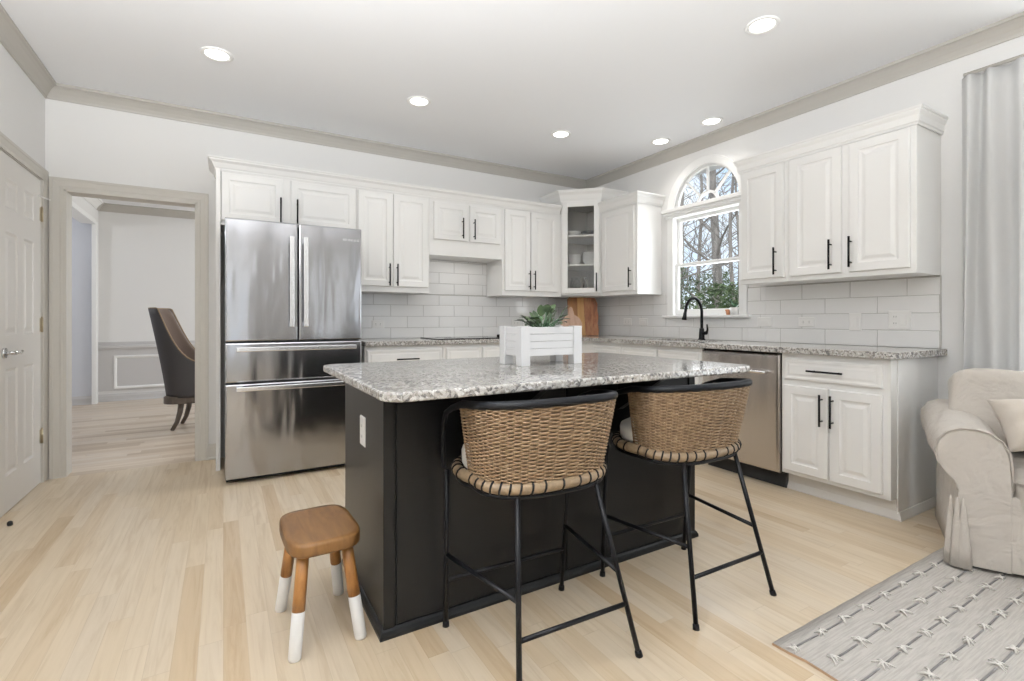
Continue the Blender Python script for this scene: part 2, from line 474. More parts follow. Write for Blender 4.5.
    def pillow(s, c, sx, sy, sz, e=0.5, n=14, mi=0, M=None, fn=None, pinch=0.0):
        """superellipsoid cushion"""
        t = bmesh.new(); bmesh.ops.create_cube(t, size=2); bmesh.ops.subdivide_edges(t, edges=list(t.edges), cuts=n, use_grid_fill=True)
        for v in t.verts:
            q = v.co.copy()
            d = q.normalized()
            p = 2.0 / e
            k = (abs(d.x) ** p + abs(d.y) ** p + abs(d.z) ** p) ** (-1 / p)
            q = d * k
            q = Vector((q.x * sx, q.y * sy, q.z * sz))
            if pinch:
                q.z *= 1 - pinch * max(abs(q.x) / sx, abs(q.y) / sy) ** 3
            if fn:
                q = fn(q)
            v.co = (M @ q if M else q) + Vector(c)
        for f in t.faces:
            f.smooth = True
        s.merge(t, mi)
        return s
    def build(s, name, parent=None, origin=None, local=False, sharp=None):
        me = bpy.data.meshes.new(name)
        bmesh.ops.remove_doubles(s.bm, verts=list(s.bm.verts), dist=1e-6)
        bmesh.ops.recalc_face_normals(s.bm, faces=list(s.bm.faces))
        if parent is not None:
            off = None if local else world_of(parent)
        elif origin is not None:
            off = Vector(origin)
        else:
            cs = [v.co for v in s.bm.verts]
            off = Vector(((min(c.x for c in cs) + max(c.x for c in cs)) / 2, (min(c.y for c in cs) + max(c.y for c in cs)) / 2, min(c.z for c in cs)))
        if off is not None:
            bmesh.ops.translate(s.bm, verts=list(s.bm.verts), vec=-off)
        s.bm.to_mesh(me); s.bm.free()
        for m in s.mats:
            me.materials.append(m)
        o = bpy.data.objects.new(name, me); COL.objects.link(o)
        if parent is not None:
            o.parent = parent
        elif not local:
            o.location = off
        return o

def world_of(o):
    v = Vector((0, 0, 0))
    while o is not None:
        v = v + o.location; o = o.parent
    return v
def tag(o, label, cat, group=None):
    o['label'] = label; o['category'] = cat
    if group:
        o['group'] = group
    return o
def thing(name, loc, label, cat, group=None, rz=0.0):
    o = bpy.data.objects.new(name, None); COL.objects.link(o)
    o.empty_display_size = 0.05; o.location = loc; o.rotation_euler = (0, 0, rz)
    return tag(o, label, cat, group)
def struct(o):
    o['kind'] = 'structure'; return o
def copy_tree(o, parent=None):
    c = o.copy(); COL.objects.link(c)
    if parent is not None:
        c.parent = parent
    for ch in list(o.children):
        copy_tree(ch, c)
    return c

# ------------------------------------------------------------------ room dimensions
XL, XR, YB, ZC, YF = -1.06, 3.71, 4.52, 2.72, -2.6
ZD = 2.65          # dining room ceiling
XA = 4.5          # alcove end wall
YA = 0.80         # where the alcove starts
FB = Fr((0, YB, 0), (1, 0, 0), (0, -1, 0))          # back wall, seen from the room
FR_ = Fr((XR, 0, 0), (0, -1, 0), (-1, 0, 0))        # right wall: x = -y
FLW = Fr((XL, 0, 0), (0, 1, 0), (1, 0, 0))          # left wall: x = y

# floors and ceilings
b = MB(M_floor); b.box(XL - .12, XA + .1, YF - .1, YB, -0.1, 0.0); struct(b.build('floor', origin=(0, 0, 0)))
b = MB(M_floor2); b.box(-3.2, 3.2, YB, 8.55, -0.1, 0.0); struct(b.build('floor_dining', origin=(0, 0, 0)))
b = MB(M_ceil); b.box(XL - .12, XA + .1, YF - .1, YB + .12, ZC, ZC + .1); struct(b.build('ceiling'))
b = MB(M_ceil); b.box(-3.2, 3.2, YB + .12, 8.55, ZD, ZD + .1); struct(b.build('ceiling_dining'))

# walls
DX0, DX1, DH = -0.962, -0.174, 2.012          # doorway opening
b = MB(M_wall)
b.box(-3.2, DX0, YB, YB + .12, 0, ZC); b.box(DX1, XR + .15, YB, YB + .12, 0, ZC); b.box(DX0, DX1, YB, YB + .12, DH, ZC)
struct(b.build('wall_back'))
LD0, LD1, LDH = 3.67, 4.43, 2.045             # left door opening
b = MB(M_wall)
b.box(XL - .12, XL, YF, LD0 - .01, 0, ZC); b.box(XL - .12, XL, LD1 + .01, YB, 0, ZC); b.box(XL - .12, XL, LD0 - .01, LD1 + .01, LDH, ZC)
struct(b.build('wall_left'))

# right wall with a window opening (rectangle + half round)
WY, WHW, WZ0, WSP = 2.885, 0.362, 1.135, 2.140       # centre, half width, sill, spring line
def archpts(r, n=24, zc=WSP):
    return [(r * math.cos(PI * k / n), zc + r * math.sin(PI * k / n)) for k in range(n + 1)]
b = MB(M_wall)
def rwall(y0, y1, z0, z1):
    b.box(XR, XR + .085, y0, y1, z0, z1)
rwall(YA, WY - WHW, 0, ZC); rwall(WY + WHW, YB, 0, ZC); rwall(WY - WHW, WY + WHW, 0, WZ0)
ap = archpts(WHW)
for (a0, z0), (a1, z1) in zip(ap, ap[1:]):
    P = []
    for x in (XR, XR + .085):
        P.append([Vector((x, WY + a0, z0)), Vector((x, WY + a1, z1)), Vector((x, WY + a1, ZC)), Vector((x, WY + a0, ZC))])
    b.hexa(P[0] + P[1])
struct(b.build('wall_right'))
b = MB(M_wall); b.box(XR + .085, XA, YA, YA + .12, 0, ZC); struct(b.build('wall_alcove'))
b = MB(M_wall)
b.box(XA, XA + .1, YF, -1.4, 0, ZC); b.box(XA, XA + .1, .56, YA + .12, 0, ZC); b.box(XA, XA + .1, -1.4, .56, 0, .38); b.box(XA, XA + .1, -1.4, .56, 2.32, ZC)
struct(b.build('wall_alcove_end'))
b = MB(M_frontwall)
xs = [XL - .12] + [q for ab in WINS for q in ab] + [XA]
for i in range(len(xs) - 1):
    if i % 2 == 0:
        b.box(xs[i], xs[i + 1], YF - .1, YF, 0, ZC)
    else:
        b.box(xs[i], xs[i + 1], YF - .1, YF, 0, .38); b.box(xs[i], xs[i + 1], YF - .1, YF, 2.32, ZC)
struct(b.build('wall_front'))
# dining room walls
b = MB(M_wall); b.box(-3.2, 3.2, 8.40, 8.55, 0, ZC); struct(b.build('wall_dining_back'))
b = MB(M_wall); b.box(-1.56, -1.44, YB + .12, 8.25, 2.38, ZC); b.box(-1.56, -1.44, YB + .12, 5.0, 0, 2.38); b.box(-1.465, -1.44, 8.25, 8.40, 0, ZC); struct(b.build('wall_dining_left'))
b = MB(M_wall); b.box(3.0, 3.12, YB + .12, 5.3, 0, ZC); b.box(3.0, 3.12, 7.9, 8.4, 0, ZC); b.box(3.0, 3.12, 5.3, 7.9, 0, .5); b.box(3.0, 3.12, 5.3, 7.9, 2.3, ZC); struct(b.build('wall_dining_right'))
b = MB(M_hall); b.box(-3.2, -1.465, 8.25, 8.37, 0, ZC); struct(b.build('wall_hall'))
b = MB(M_hall); b.box(-3.2, -3.08, YB + .12, 8.25, 0, ZC); struct(b.build('wall_hall_left'))

# ceiling crown mouldings
def crown_prof(h, out, z):
    return [(0, z - h), (.010, z - h), (.014, z - h + .014), (out * .35, z - h * .62), (out * .62, z - h * .36), (out * .82, z - .022), (out, z - .018), (out, z), (0, z)]
b = MB(M_trim); b.sweep([(XL, YF), (XL, YB), (XR, YB), (XR, YA)], crown_prof(.095, .075, ZC), flip=-1); struct(b.build('trim_1'))
b = MB(M_trim); b.sweep([(-1.44, 8.25), (-1.44, 8.40), (3.0, 8.40)], crown_prof(.10, .08, ZD), flip=-1); struct(b.build('trim_2'))
b = MB(M_whitetrim); b.sweep([(-1.44, YB + .12), (-1.44, 8.25)], crown_prof(.10, .08, ZD), flip=-1)
b.box(-1.475, -1.425, 8.20, 8.30, 0, 2.38, 0, .004); b.box(-1.58, -1.425, YB + .12, 8.19, 2.34, 2.40, 0, .004); struct(b.build('trim_3'))

# baseboards
def base_prof(h=.12, t=.016):
    return [(0, 0), (t + .012, 0), (t + .012, .012), (t, .02), (t, h - .03), (t - .006, h - .016), (t - .010, h), (0, h)]
b = MB(M_casing); b.sweep([(-.108, YB), (-.02, YB)], base_prof(), flip=-1); struct(b.build('baseboard_back'))
b = MB(M_casing); b.sweep([(XL, YF), (XL, LD0 - .1)], base_prof(), flip=-1); struct(b.build('baseboard_left'))
b = MB(M_casing); b.sweep([(XR, 1.235), (XR, YA), (XA, YA)], base_prof(), flip=-1); struct(b.build('baseboard_right'))
b = MB(M_casing); b.sweep([(XL, YF), (XA, YF)], base_prof(), flip=1); struct(b.build('baseboard_front'))
b = MB(M_wain); b.sweep([(-1.44, 8.40), (3.0, 8.40)], base_prof(.10), flip=-1); struct(b.build('baseboard_dining'))
b = MB(M_wain); b.sweep([(-3.08, 8.25), (-1.476, 8.25)], base_prof(.11), flip=-1); struct(b.build('baseboard_hall'))
# wainscot: painted lower wall, chair rail and picture-frame boxes
b = MB(M_wain, M_whitetrim)
b.box(-1.50, 3.0, 8.385, 8.80, .14, .80)
b.sweep([(-1.44, 8.385), (3.0, 8.385)], [(0, .69), (.012, .69), (.02, .71), (.034, .72), (.034, .745), (.02, .755), (0, .76)], 0, flip=-1)
FD = Fr((0, 8.385, 0), (1, 0, 0), (0, -1, 0))
def frame_box(bm, F, x0, x1, z0, z1, wd, th, mi=0):
    lp = []
    for i, d in ((0, 0), (0, th * .6), (wd * .3, th), (wd * .75, th * .7), (wd, 0)):
        lp.append([F.p(x0 + i, z0 + i, d), F.p(x1 - i, z0 + i, d), F.p(x1 - i, z1 - i, d), F.p(x0 + i, z1 - i, d)])
    bm.loops(lp, mi, False, False)
for x0, x1 in ((-1.275, -.12), (.06, 1.3), (1.5, 2.8)):
    frame_box(b, FD, x0, x1, .165, .615, .035, .016, 1)
struct(b.build('trim_4'))

# doorway casing and jamb
def casing(bm, F, x0, x1, h, wd, th, z0=0.0, both=True):
    """U-shaped casing round an opening"""
    prof = [(0, 0), (0, th * .55), (wd * .18, th * .62), (wd * .30, th * .5), (wd * .72, th * .8), (wd * .80, th), (wd, th), (wd, 0)]
    lps = []
    for (x, z, sx, sz) in ((x0, z0, -1, 0), (x0, h, -1, 1), (x1, h, 1, 1), (x1, z0, 1, 0)):
        lps.append([F.p(x + sx * o, z + sz * o, d) for o, d in prof])
    bm.loops(lps, 0, True, True)
b = MB(M_casing)
casing(b, FB, DX0, DX1, DH, .075, .02)
b.box(DX0 - .002, DX0 + .016, YB - .012, YB + .132, 0, DH, 0, .002); b.box(DX1 - .016, DX1 + .002, YB - .012, YB + .132, 0, DH, 0, .002); b.box(DX0, DX1, YB - .012, YB + .132, DH - .016, DH + .002, 0, .002)
FBk = Fr((0, YB + .12, 0), (1, 0, 0), (0, 1, 0)); casing(b, FBk, DX0, DX1, DH, .075, .02)
struct(b.build('trim_5'))
b = MB(M_casing); casing(b, FLW, LD0 - .012, LD1 + .012, LDH, .075, .018)
b.box(XL - .10, XL + .002, LD1, LD1 + .012, 0, LDH); b.box(XL - .10, XL + .002, LD0 - .012, LD0, 0, LDH); b.box(XL - .10, XL + .002, LD0, LD1, LDH - .006, LDH)
struct(b.build('trim_6'))

# left six-panel door
door = struct(thing('door_1', (XL, (LD0 + LD1) / 2, 0), 'six panel greige door with chrome lever in left wall', 'door'))
FDo = Fr((XL - .035, LD0 + .003, .008), (0, 1, 0), (1, 0, 0))
b = MB(M_door)
W_ = LD1 - LD0 - .006; H_ = LDH - .016
b.fbox(FDo, 0, W_, 0, H_, 0, .026)
pan = [(.135, .325), (.43, .62)]; pz = [(.215, .82), (1.01, 1.60), (1.735, 1.905)]
xs_ = [0, .135, .325, .43, .62, W_]; zs_ = [0, .205, .812, 1.002, 1.592, 1.727, 1.897, H_]
for i in range(5):
    for j in range(7):
        x0, x1, z0, z1 = xs_[i], xs_[i + 1], zs_[j], zs_[j + 1]
        if i in (1, 3) and j in (1, 3, 5):
            b.rects(FDo, x0, x1, z0, z1, [(0, .026), (0, .034), (.012, .0275), (.02, .0275), (.045, .033), (.046, .033)])
        else:
            b.fbox(FDo, x0, x1, z0, z1, .026, .034)
b.build('leaf', door)
hd = MB(M_chrome)
hc = FDo.p(.11, .905, .034)
hd.tube([hc, hc + Vector((.010, 0, 0))], .030, 20); hd.tube([hc + Vector((.01, 0, 0)), hc + Vector((.05, 0, 0))], .011, 12)
hd.tube([hc + Vector((.05, -.01, 0)), hc + Vector((.052, .03, .002)), hc + Vector((.05, .075, -.004)), hc + Vector((.046, .115, .004))], [.012, .011, .009, .008], 10)
hd.build('lever_handle', door)
for z in (.318, 1.065, 1.807):
    h = MB(M_brass); y = LD1 - .003
    h.tube([(XL + .006, y, z - .048), (XL + .006, y, z + .048)], .007, 10); h.box(XL - .002, XL + .003, y - .02, y + .012, z - .045, z + .045)
    h.tube([(XL + .006, y, z + .048), (XL + .006, y, z + .056)], .004, 8); h.build('hinge', door)
d = MB(M_plate, M_whitetrim); d.tube([(XL - .012, LD1 - .05, 1.93), (XL + .06, LD1 - .055, 1.90)], .004, 6)  # small white child latch at the top
d.build('latch', door)
# door stop tip on the floor
b = MB(M_dark, M_brass); b.lathe((XL + .075, 3.60, 0), [(.008, 0), (.012, .004), (.012, .018), (.006, .024)], 12); tag(b.build('door_stop'), 'tiny dark door stop on floor by the left door', 'door stop')

# hall door seen beyond the dining room
hdoor = struct(thing('door_2', (-2.25, 8.23, 0), 'pale hall door with lever handle beyond dining room', 'door'))
FH = Fr((-2.62, 8.25, 0), (1, 0, 0), (0, -1, 0))
b = MB(M_door); b.rects(FH, 0, .55, .02, 2.03, [(0, 0), (0, .03), (.004, .034), (.1, .034), (.115, .026), (.13, .026), (.15, .032)]); b.build('leaf', hdoor)
b = MB(M_chrome); c = FH.p(.48, .93, .034); b.tube([c, c + Vector((0, -.012, 0))], .03, 16); b.tube([c + Vector((0, -.045, 0)), c + Vector((.1, -.045, 0))], .009, 8); b.tube([c, c + Vector((0, -.05, 0))], .010, 8); b.build('lever_handle', hdoor)

# ------------------------------------------------------------------ kitchen window
win = struct(thing('window_1', (XR + .08, WY, WZ0), 'white arched double-hung window over the sink', 'window'))
FW = Fr((XR, WY, 0), (0, -1, 0), (-1, 0, 0))      # x toward the camera side, d into the room
b = MB(M_whitetrim)
hw, cw = WHW - .008, .070
# side casings, arched casing, stool
b.fbox(FW, -WHW - cw + .02, -WHW + .02, WZ0, WSP, .0, .022, 0, .004); b.fbox(FW, WHW - .02, WHW + cw - .02, WZ0, WSP, .0, .022, 0, .004)
pr = [(WHW - .02, 0), (WHW - .02, .016), (WHW + .01, .020), (WHW + .045, .026), (WHW + cw - .02, .022), (WHW + cw - .02, 0)]
lp = []
for k in range(33):
    a = PI * k / 32
    lp.append([FW.p(r * math.cos(a), WSP + r * math.sin(a), d) for r, d in pr])
b.loops(lp, 0, True, True)
b.build('casing', win)
b = MB(M_whitetrim)   # moulded transom shelf between lower window and arch
px = WHW + cw + .025
b.fbox(FW, -px + .03, px - .03, 2.062, 2.085, -.06, .030, 0, .003); b.fbox(FW, -px + .015, px - .015, 2.085, 2.115, -.06, .045, 0, .008, 3); b.fbox(FW, -px, px, 2.115, 2.150, -.06, .060, 0, .004)
b.build('transom', win)
b = MB(M_whitetrim); b.fbox(FW, -WHW - cw - .02, WHW + cw + .02, WZ0 - .018, WZ0 + .006, -.10, .055, 0, .005); b.build('sill', win)
b = MB(M_whitetrim)   # jamb lining and sash frames
for sx in (-1, 1):
    b.fbox(FW, sx * WHW - .012 * (sx > 0) , sx * WHW + .012 * (sx < 0), WZ0, WSP, -.085, .0)
D0 = -.022
def sash(x0, x1, z0, z1, st, rt, rb, d):
    b.fbox(FW, x0, x0 + st, z0, z1, d - .03, d, 0, .004); b.fbox(FW, x1 - st, x1, z0, z1, d - .03, d, 0, .004)
    b.fbox(FW, x0, x1, z1 - rt, z1, d - .03, d - .001, 0, .004); b.fbox(FW, x0, x1, z0, z0 + rb, d - .03, d - .001, 0, .004)
sash(-hw, hw, 1.60, 2.065, .034, .035, .03, D0 - .03)
sash(-hw, hw, 1.142, 1.63, .034, .030, .055, D0)
b.build('sash_frame', win)
b = MB(M_whitetrim)   # fanlight frame: outer arc, hub arc, three spokes
def arc(r0, r1, zc, d0, d1):
    lp = []
    for k in range(29):
        a = PI * k / 28
        lp.append([FW.p(r * math.cos(a), zc + r * math.sin(a), d) for r, d in ((r0, d0), (r1, d0), (r1, d1), (r0, d1))])
    b.loops(lp, 0, True, True)
arc(WHW - .036, WHW + .001, WSP, D0 - .03, D0); arc(.095, .118, WSP, D0 - .026, D0 - .004)
b.fbox(FW, -WHW, WHW, WSP - .03, WSP + .02, D0 - .03, D0)
for a in (PI * .26, PI * .5, PI * .74):
    c, s_ = math.cos(a), math.sin(a)
    P = []
    for d in (D0 - .026, D0 - .004):
        for r, q in ((.11, -1), (WHW - .02, -1), (WHW - .02, 1), (.11, 1)):
            P.append(FW.p(r * c - q * s_ * .0075, WSP + r * s_ + q * c * .0075, d))
    b.hexa(P)
b.build('fanlight_frame', win)
b = MB(M_glass); b.fbox(FW, -hw + .03, hw - .03, 1.615, 2.05, D0 - .047, D0 - .044); b.fbox(FW, -hw + .03, hw - .03, 1.18, 1.61, D0 - .017, D0 - .014)
pl = [(WHW - .03) * math.cos(PI * k / 24) for k in range(25)]
b.prism([((WHW - .03) * math.cos(PI * k / 24), WSP + (WHW - .03) * math.sin(PI * k / 24)) for k in range(25)], FW, D0 - .017, D0 - .014)
b.build('pane', win)

# alcove window and front windows: white frames in their openings
def simple_window(name, F, x0, x1, z0, z1, label):
    t = struct(thing(name, F.p((x0 + x1) / 2, z0, 0), label, 'window'))
    b = MB(M_whitetrim); fw_ = .05 if x1 - x0 > .4 else .012
    for a0, a1, c0, c1 in ((x0, x0 + fw_, z0, z1), (x1 - fw_, x1, z0, z1), (x0, x1, z0, z0 + .05), (x0, x1, z1 - .05, z1), (x0, x1, (z0 + z1) / 2 - .02, (z0 + z1) / 2 + .02)):
        b.fbox(F, a0, a1, c0, c1, -.06, -.02)
    casing(b, F, x0, x1, z1, .08, .02, z0); b.fbox(F, x0 - .08, x1 + .08, z0 - .03, z0, -.05, .05)
    b.build('window_frame', t)
FA = Fr((XA, 0, 0), (0, -1, 0), (-1, 0, 0))
simple_window('window_2', FA, -.56, .42, .38, 2.32, 'white alcove window behind the slipcovered armchair, nearer the curtain')
simple_window('window_3', FA, .42, 1.40, .38, 2.32, 'white alcove window farther from the curtain')
FF = Fr((0, YF, 0), (-1, 0, 0), (0, 1, 0))
for k, (x0, x1) in enumerate(WINS):
    simple_window('window_%d' % (4 + k), FF, -x1, -x0, .38, 2.32, ['wide left', 'slim left', 'slim right', 'wide right'][k] + ' window of the wall behind the viewer')

# ------------------------------------------------------------------ recessed downlights
ri = thing('recessed_light', (-.033, 3.473, ZC), 'recessed ceiling light nearest the left doorway, above the fridge side', 'ceiling light', 'recessed ceiling lights')
b = MB(M_whitetrim); b.lathe((0, 0, 0), [(.088, -.001), (.088, -.005), (.082, -.009), (.066, -.007), (.062, -.001)], 32, caps=False); b.build('trim_ring', ri, local=True)
b = MB(M_lens); b.lathe((0, 0, 0), [(.063, -.002), (.063, -.004)], 32); b.build('lens', ri, local=True)
LIGHTS = [(-.033, 3.473), (1.253, 3.466), (2.547, 3.459), (3.43, 3.142), (3.44, 2.615), (2.56, 1.623)]
RL = [None, 'recessed ceiling light above the cooktop cabinets, second from left', 'recessed ceiling light near the corner glass cabinet, third from left',
      'recessed ceiling light by the right crown molding, farther of two over the sink', 'recessed ceiling light by the right crown molding, nearer of two over the sink',
      'largest recessed ceiling light, nearest at top right of the photo']
for k, (x, y) in enumerate(LIGHTS):
    if k:
        c = copy_tree(ri); c.location = (x, y, ZC); c['label'] = RL[k]
    l = bpy.data.lights.new('downlight', 'SPOT'); l.energy = 20 if y > 3.2 or y < 2 else 11; l.color = (1.0, .96, .91); l.spot_size = math.radians(125); l.spot_blend = 1.0; l.shadow_soft_size = .07
    o = bpy.data.objects.new('downlight', l); COL.objects.link(o); o.location = (x, y, ZC - .03)
for x, y in ((0.6, 0.6), (0.6, -1.2), (2.6, -.6)):     # the same lamps over the sitting area behind the viewer
    l = bpy.data.lights.new('downlight', 'SPOT'); l.energy = 5; l.color = (1.0, .96, .91); l.spot_size = math.radians(125); l.spot_blend = 1.0; l.shadow_soft_size = .07
    o = bpy.data.objects.new('downlight', l); COL.objects.link(o); o.location = (x, y, ZC - .03)

# ------------------------------------------------------------------ cabinetry helpers
DOORP = [(0, 0), (0, .016), (.004, .020), (.052, .020), (.057, .014), (.066, .0125), (.072, .0125), (.090, .0180), (.092, .0185)]
SLABP = [(0, 0), (0, .014), (.006, .019), (.016, .020), (.022, .0175), (.03, .0175), (.04, .020)]
def pull(F, x, z, Lh, vertical, parent, mt=None):
    b = MB(mt or M_black)
    if vertical:
        b.tube([F.p(x, z - Lh / 2, .034), F.p(x, z + Lh / 2, .034)], .0062, 10)
        for s in (-1, 1):
            b.tube([F.p(x, z + s * Lh * .34, .0), F.p(x, z + s * Lh * .34, .034)], .0045, 8)
    else:
        b.tube([F.p(x - Lh / 2, z, .034), F.p(x + Lh / 2, z, .034)], .0062, 10)
        for s in (-1, 1):
            b.tube([F.p(x + s * Lh * .34, z, .0), F.p(x + s * Lh * .34, z, .034)], .0045, 8)
    o = b.build('handle', parent); o['label'] = 'black bar handle'
    return o
def cdoor(F, x0, x1, z0, z1, root, hx=None, hz=None, hl=.19):
    b = MB(M_cab); b.rects(F, x0, x1, z0, z1, DOORP); d = b.build('door', root)
    if hx is not None:
        F2 = Fr(F.o + F.n * .02, F.x, F.n); pull(F2, hx, hz, hl, True, d)
    return d
def cdrawer(F, x0, x1, z0, z1, root, hx=None, hl=.19):
    b = MB(M_cab); b.rects(F, x0, x1, z0, z1, SLABP); d = b.build('drawer', root)
    if hx is not None:
        F2 = Fr(F.o + F.n * .02, F.x, F.n); pull(F2, hx, (z0 + z1) / 2, hl, False, d)
    return d

# upper cabinets on the back wall (face frame plane at y = 4.19)
YU = 4.19
FU = Fr((0, YU, 0), (1, 0, 0), (0, -1, 0))
UPZ = 2.215      # top of boxes, crown above
def upper(name, x0, x1, z0, label, doors, group='white wall cabinets'):
    t = thing(name, ((x0 + x1) / 2, (YU + YB) / 2, z0), label, 'cabinet', group)
    b = MB(M_cab); b.box(x0, x1, YU, YB - .001, z0, UPZ, 0, .0015, 1); b.build('body', t)
    for dd in doors:
        cdoor(FU, *dd[:4], t, *dd[4:])
    return t
upper('wall_cabinet', -.017, .965, 1.80, 'short white two-door wall cabinet above the fridge', [(-.012, .402, 1.835, 2.188, .384, 1.945, .19), (.459, .955, 1.835, 2.188, .503, 1.945, .19)])
upper('wall_cabinet', .967, 1.612, 1.340, 'tall white two-door wall cabinet just right of the fridge', [(.976, 1.272, 1.388, 2.19, 1.238, 1.488), (1.279, 1.596, 1.388, 2.19, 1.306, 1.488)])
upper('wall_cabinet', 1.613, 2.368, 1.690, 'short white two-door wall cabinet over the cooktop', [(1.652, 1.992, 1.835, 2.175, 1.930, 1.950), (2.012, 2.345, 1.835, 2.175, 2.049, 1.950)])
upper('wall_cabinet', 2.369, 3.085, 1.340, 'tall white two-door wall cabinet left of the glass corner cabinet', [(2.393, 2.690, 1.388, 2.19, 2.668, 1.498), (2.700, 3.035, 1.388, 2.19, 2.728, 1.498)])
def cab_crown(z, h=.085, o=.055):
    return [(0, z - h), (.006, z - h), (.008, z - h + .012), (.014, z - h + .018), (o * .5, z - h * .45), (o * .85, z - .024), (o * .85, z - .014), (o, z - .012), (o, z), (0, z)]
b = MB(M_cab); b.sweep([(-.045, YB - .001), (-.045, YU - .003), (3.06, YU - .003)], cab_crown(2.292, .088, .052), flip=-1)
b.box(-.04, 3.06, YU, YB - .001, 2.206, 2.290)
tag(b.build('cabinet_crown'), 'long white crown molding on top of the back wall cabinets', 'molding')
# side panel between doorway and fridge
b = MB(M_cab); b.box(-.043, -.020, 4.14, YB - .001, 0, 2.206, 0, .002); b.box(-.046, -.017, 4.135, 4.16, 0, 2.206, 0, .002)
tag(b.build('side_panel'), 'tall narrow white end panel left of the fridge', 'panel')

# diagonal glass corner cabinet
P1, P2 = Vector((3.088, YU, 0)), Vector((3.38, 3.898, 0))
xd = (P2 - P1).normalized(); nd = Vector((xd.y, -xd.x, 0))
if nd.x > 0: nd = -nd
FC = Fr(P1, xd, nd); WD = (P2 - P1).length
corner = thing('corner_cabinet', (3.45, 4.25, 1.34), 'tall white corner cabinet with glass door showing stacked bowls', 'cabinet')
ZC0, ZC1 = 1.345, 2.375
foot = [(3.088, YU), (3.38, 3.898), (3.708, 3.898), (3.708, 4.518), (3.088, 4.518)]
b = MB(M_cab, M_cabin)
for z0, z1 in ((ZC0, ZC0 + .022), (ZC1 - .02, ZC1)):
    b.prism(foot, Fr((0, 0, 0), (1, 0, 0), (0, 1, 0)), 0, 0) if False else None
    b.loops([[Vector((x, y, z0)) for x, y in foot], [Vector((x, y, z1)) for x, y in foot]], 0)
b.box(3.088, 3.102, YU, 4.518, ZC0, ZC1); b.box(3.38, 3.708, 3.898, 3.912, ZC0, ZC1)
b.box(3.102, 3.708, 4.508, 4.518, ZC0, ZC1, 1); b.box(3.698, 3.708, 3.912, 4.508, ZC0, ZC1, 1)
b.fbox(FC, 0, .036, ZC0, ZC1, -.018, 0); b.fbox(FC, WD - .036, WD, ZC0, ZC1, -.018, 0); b.fbox(FC, .036, WD - .036, ZC1 - .06, ZC1, -.018, 0); b.fbox(FC, .036, WD - .036, ZC0, ZC0 + .03, -.018, 0)
b.build('body', corner)
inner = [(3.106, YU + .022), (3.397, 3.916), (3.69, 3.916), (3.69, 4.50), (3.106, 4.50)]
SH = [1.668, 1.975]
for z in SH:
    b = MB(M_cab); b.loops([[Vector((x, y, z)) for x, y in inner], [Vector((x, y, z + .018)) for x, y in inner]], 0); b.build('shelf', corner)
b = MB(M_cab)
dx0, dx1, dz0, dz1 = .014, WD - .014, ZC0 + .03, 2.338
st = .056
for a0, a1, c0, c1 in ((dx0, dx0 + st, dz0, dz1), (dx1 - st, dx1, dz0, dz1), (dx0 + st, dx1 - st, dz0, dz0 + st), (dx0 + st, dx1 - st, dz1 - st, dz1)):
    b.fbox(FC, a0, a1, c0, c1, 0, .02, 0, .003)
dr = b.build('door', corner)
b = MB(M_cabglass); b.fbox(FC, dx0 + st - .004, dx1 - st + .004, dz0 + st - .004, dz1 - st + .004, .008, .012); b.build('glass_pane', dr)
pull(Fr(FC.o + FC.n * .02, FC.x, FC.n), dx1 - .028, 1.488, .19, True, dr)
b = MB(M_cab)
e = .003
b.sweep([(3.085, YB - .002), (3.085, YU), (3.378, 3.896), (3.708, 3.896)], cab_crown(2.455, .112, .055), flip=-1)
b.loops([[Vector((x, y, 2.3755)) for x, y in foot], [Vector((x, y, 2.452)) for x, y in foot]], 0)
tag(b.build('cabinet_crown'), 'raised white crown molding on top of the glass corner cabinet', 'molding')

# crockery behind the glass
ctr = Vector((3.42, 4.235, 0))
def inpos(x, dep, z):
    p = FC.p(x, 0, -dep); p.z = z
    return p
BOWLP = [(.030, 0), (.034, .003), (.062, .030), (.074, .062), (.076, .064), (.072, .060), (.058, .030), (.020, .010), (.0005, .009)]
bowl_me = None
xl, xr = .150, .272
bowls = {'left': (inpos(.122, .165, 0), 3), 'right': (inpos(.282, .175, 0), 4)}
for side, (p, n) in bowls.items():
    for k in range(n):
        z = SH[0] + .018 + k * .024
        if bowl_me is None:
            o = MB(M_ceramic); o.lathe((0, 0, 0), BOWLP, 28); o = o.build('bowl', local=True); bowl_me = o.data
        else:
            o = bpy.data.objects.new('bowl', bowl_me); COL.objects.link(o)
        o.location = (p.x, p.y, z)
        pos = ['lowest', 'second', 'third', 'topmost'][k] if n == 4 else ['lowest', 'middle', 'topmost'][k]
        tag(o, 'white bowl, %s in the %s stack on the middle shelf of the glass cabinet' % (pos, side), 'bowl', 'white bowls behind the corner cabinet glass')
b = MB(M_darkceramic); p = inpos(.295, .245, SH[1] + .018); b.lathe(p, [(.05, 0), (.055, .003), (.105, .045), (.115, .062), (.113, .064), (.10, .046), (.05, .010), (.0005, .009)], 30); tag(b.build('serving_bowl'), 'dark serving bowl on the top shelf of the glass cabinet', 'bowl')
b = MB(M_ceramic); p = inpos(.115, .115, SH[1] + .018); b.lathe(p, [(.035, 0), (.04, .003), (.078, .032), (.084, .048), (.082, .049), (.072, .032), (.0005, .007)], 28); tag(b.build('white_dish'), 'shallow white dish left on the top shelf of the glass cabinet', 'dish')
b = MB(M_cabglass); p = inpos(.13, .16, ZC0 + .022); b.lathe(p, [(.05, 0), (.055, .01), (.058, .12), (.045, .17), (.048, .185), (.043, .17), (.053, .12), (.05, .012), (.0005, .01)], 24); tag(b.build('glass_jar'), 'clear glass jar on the bottom shelf of the glass cabinet', 'jar')
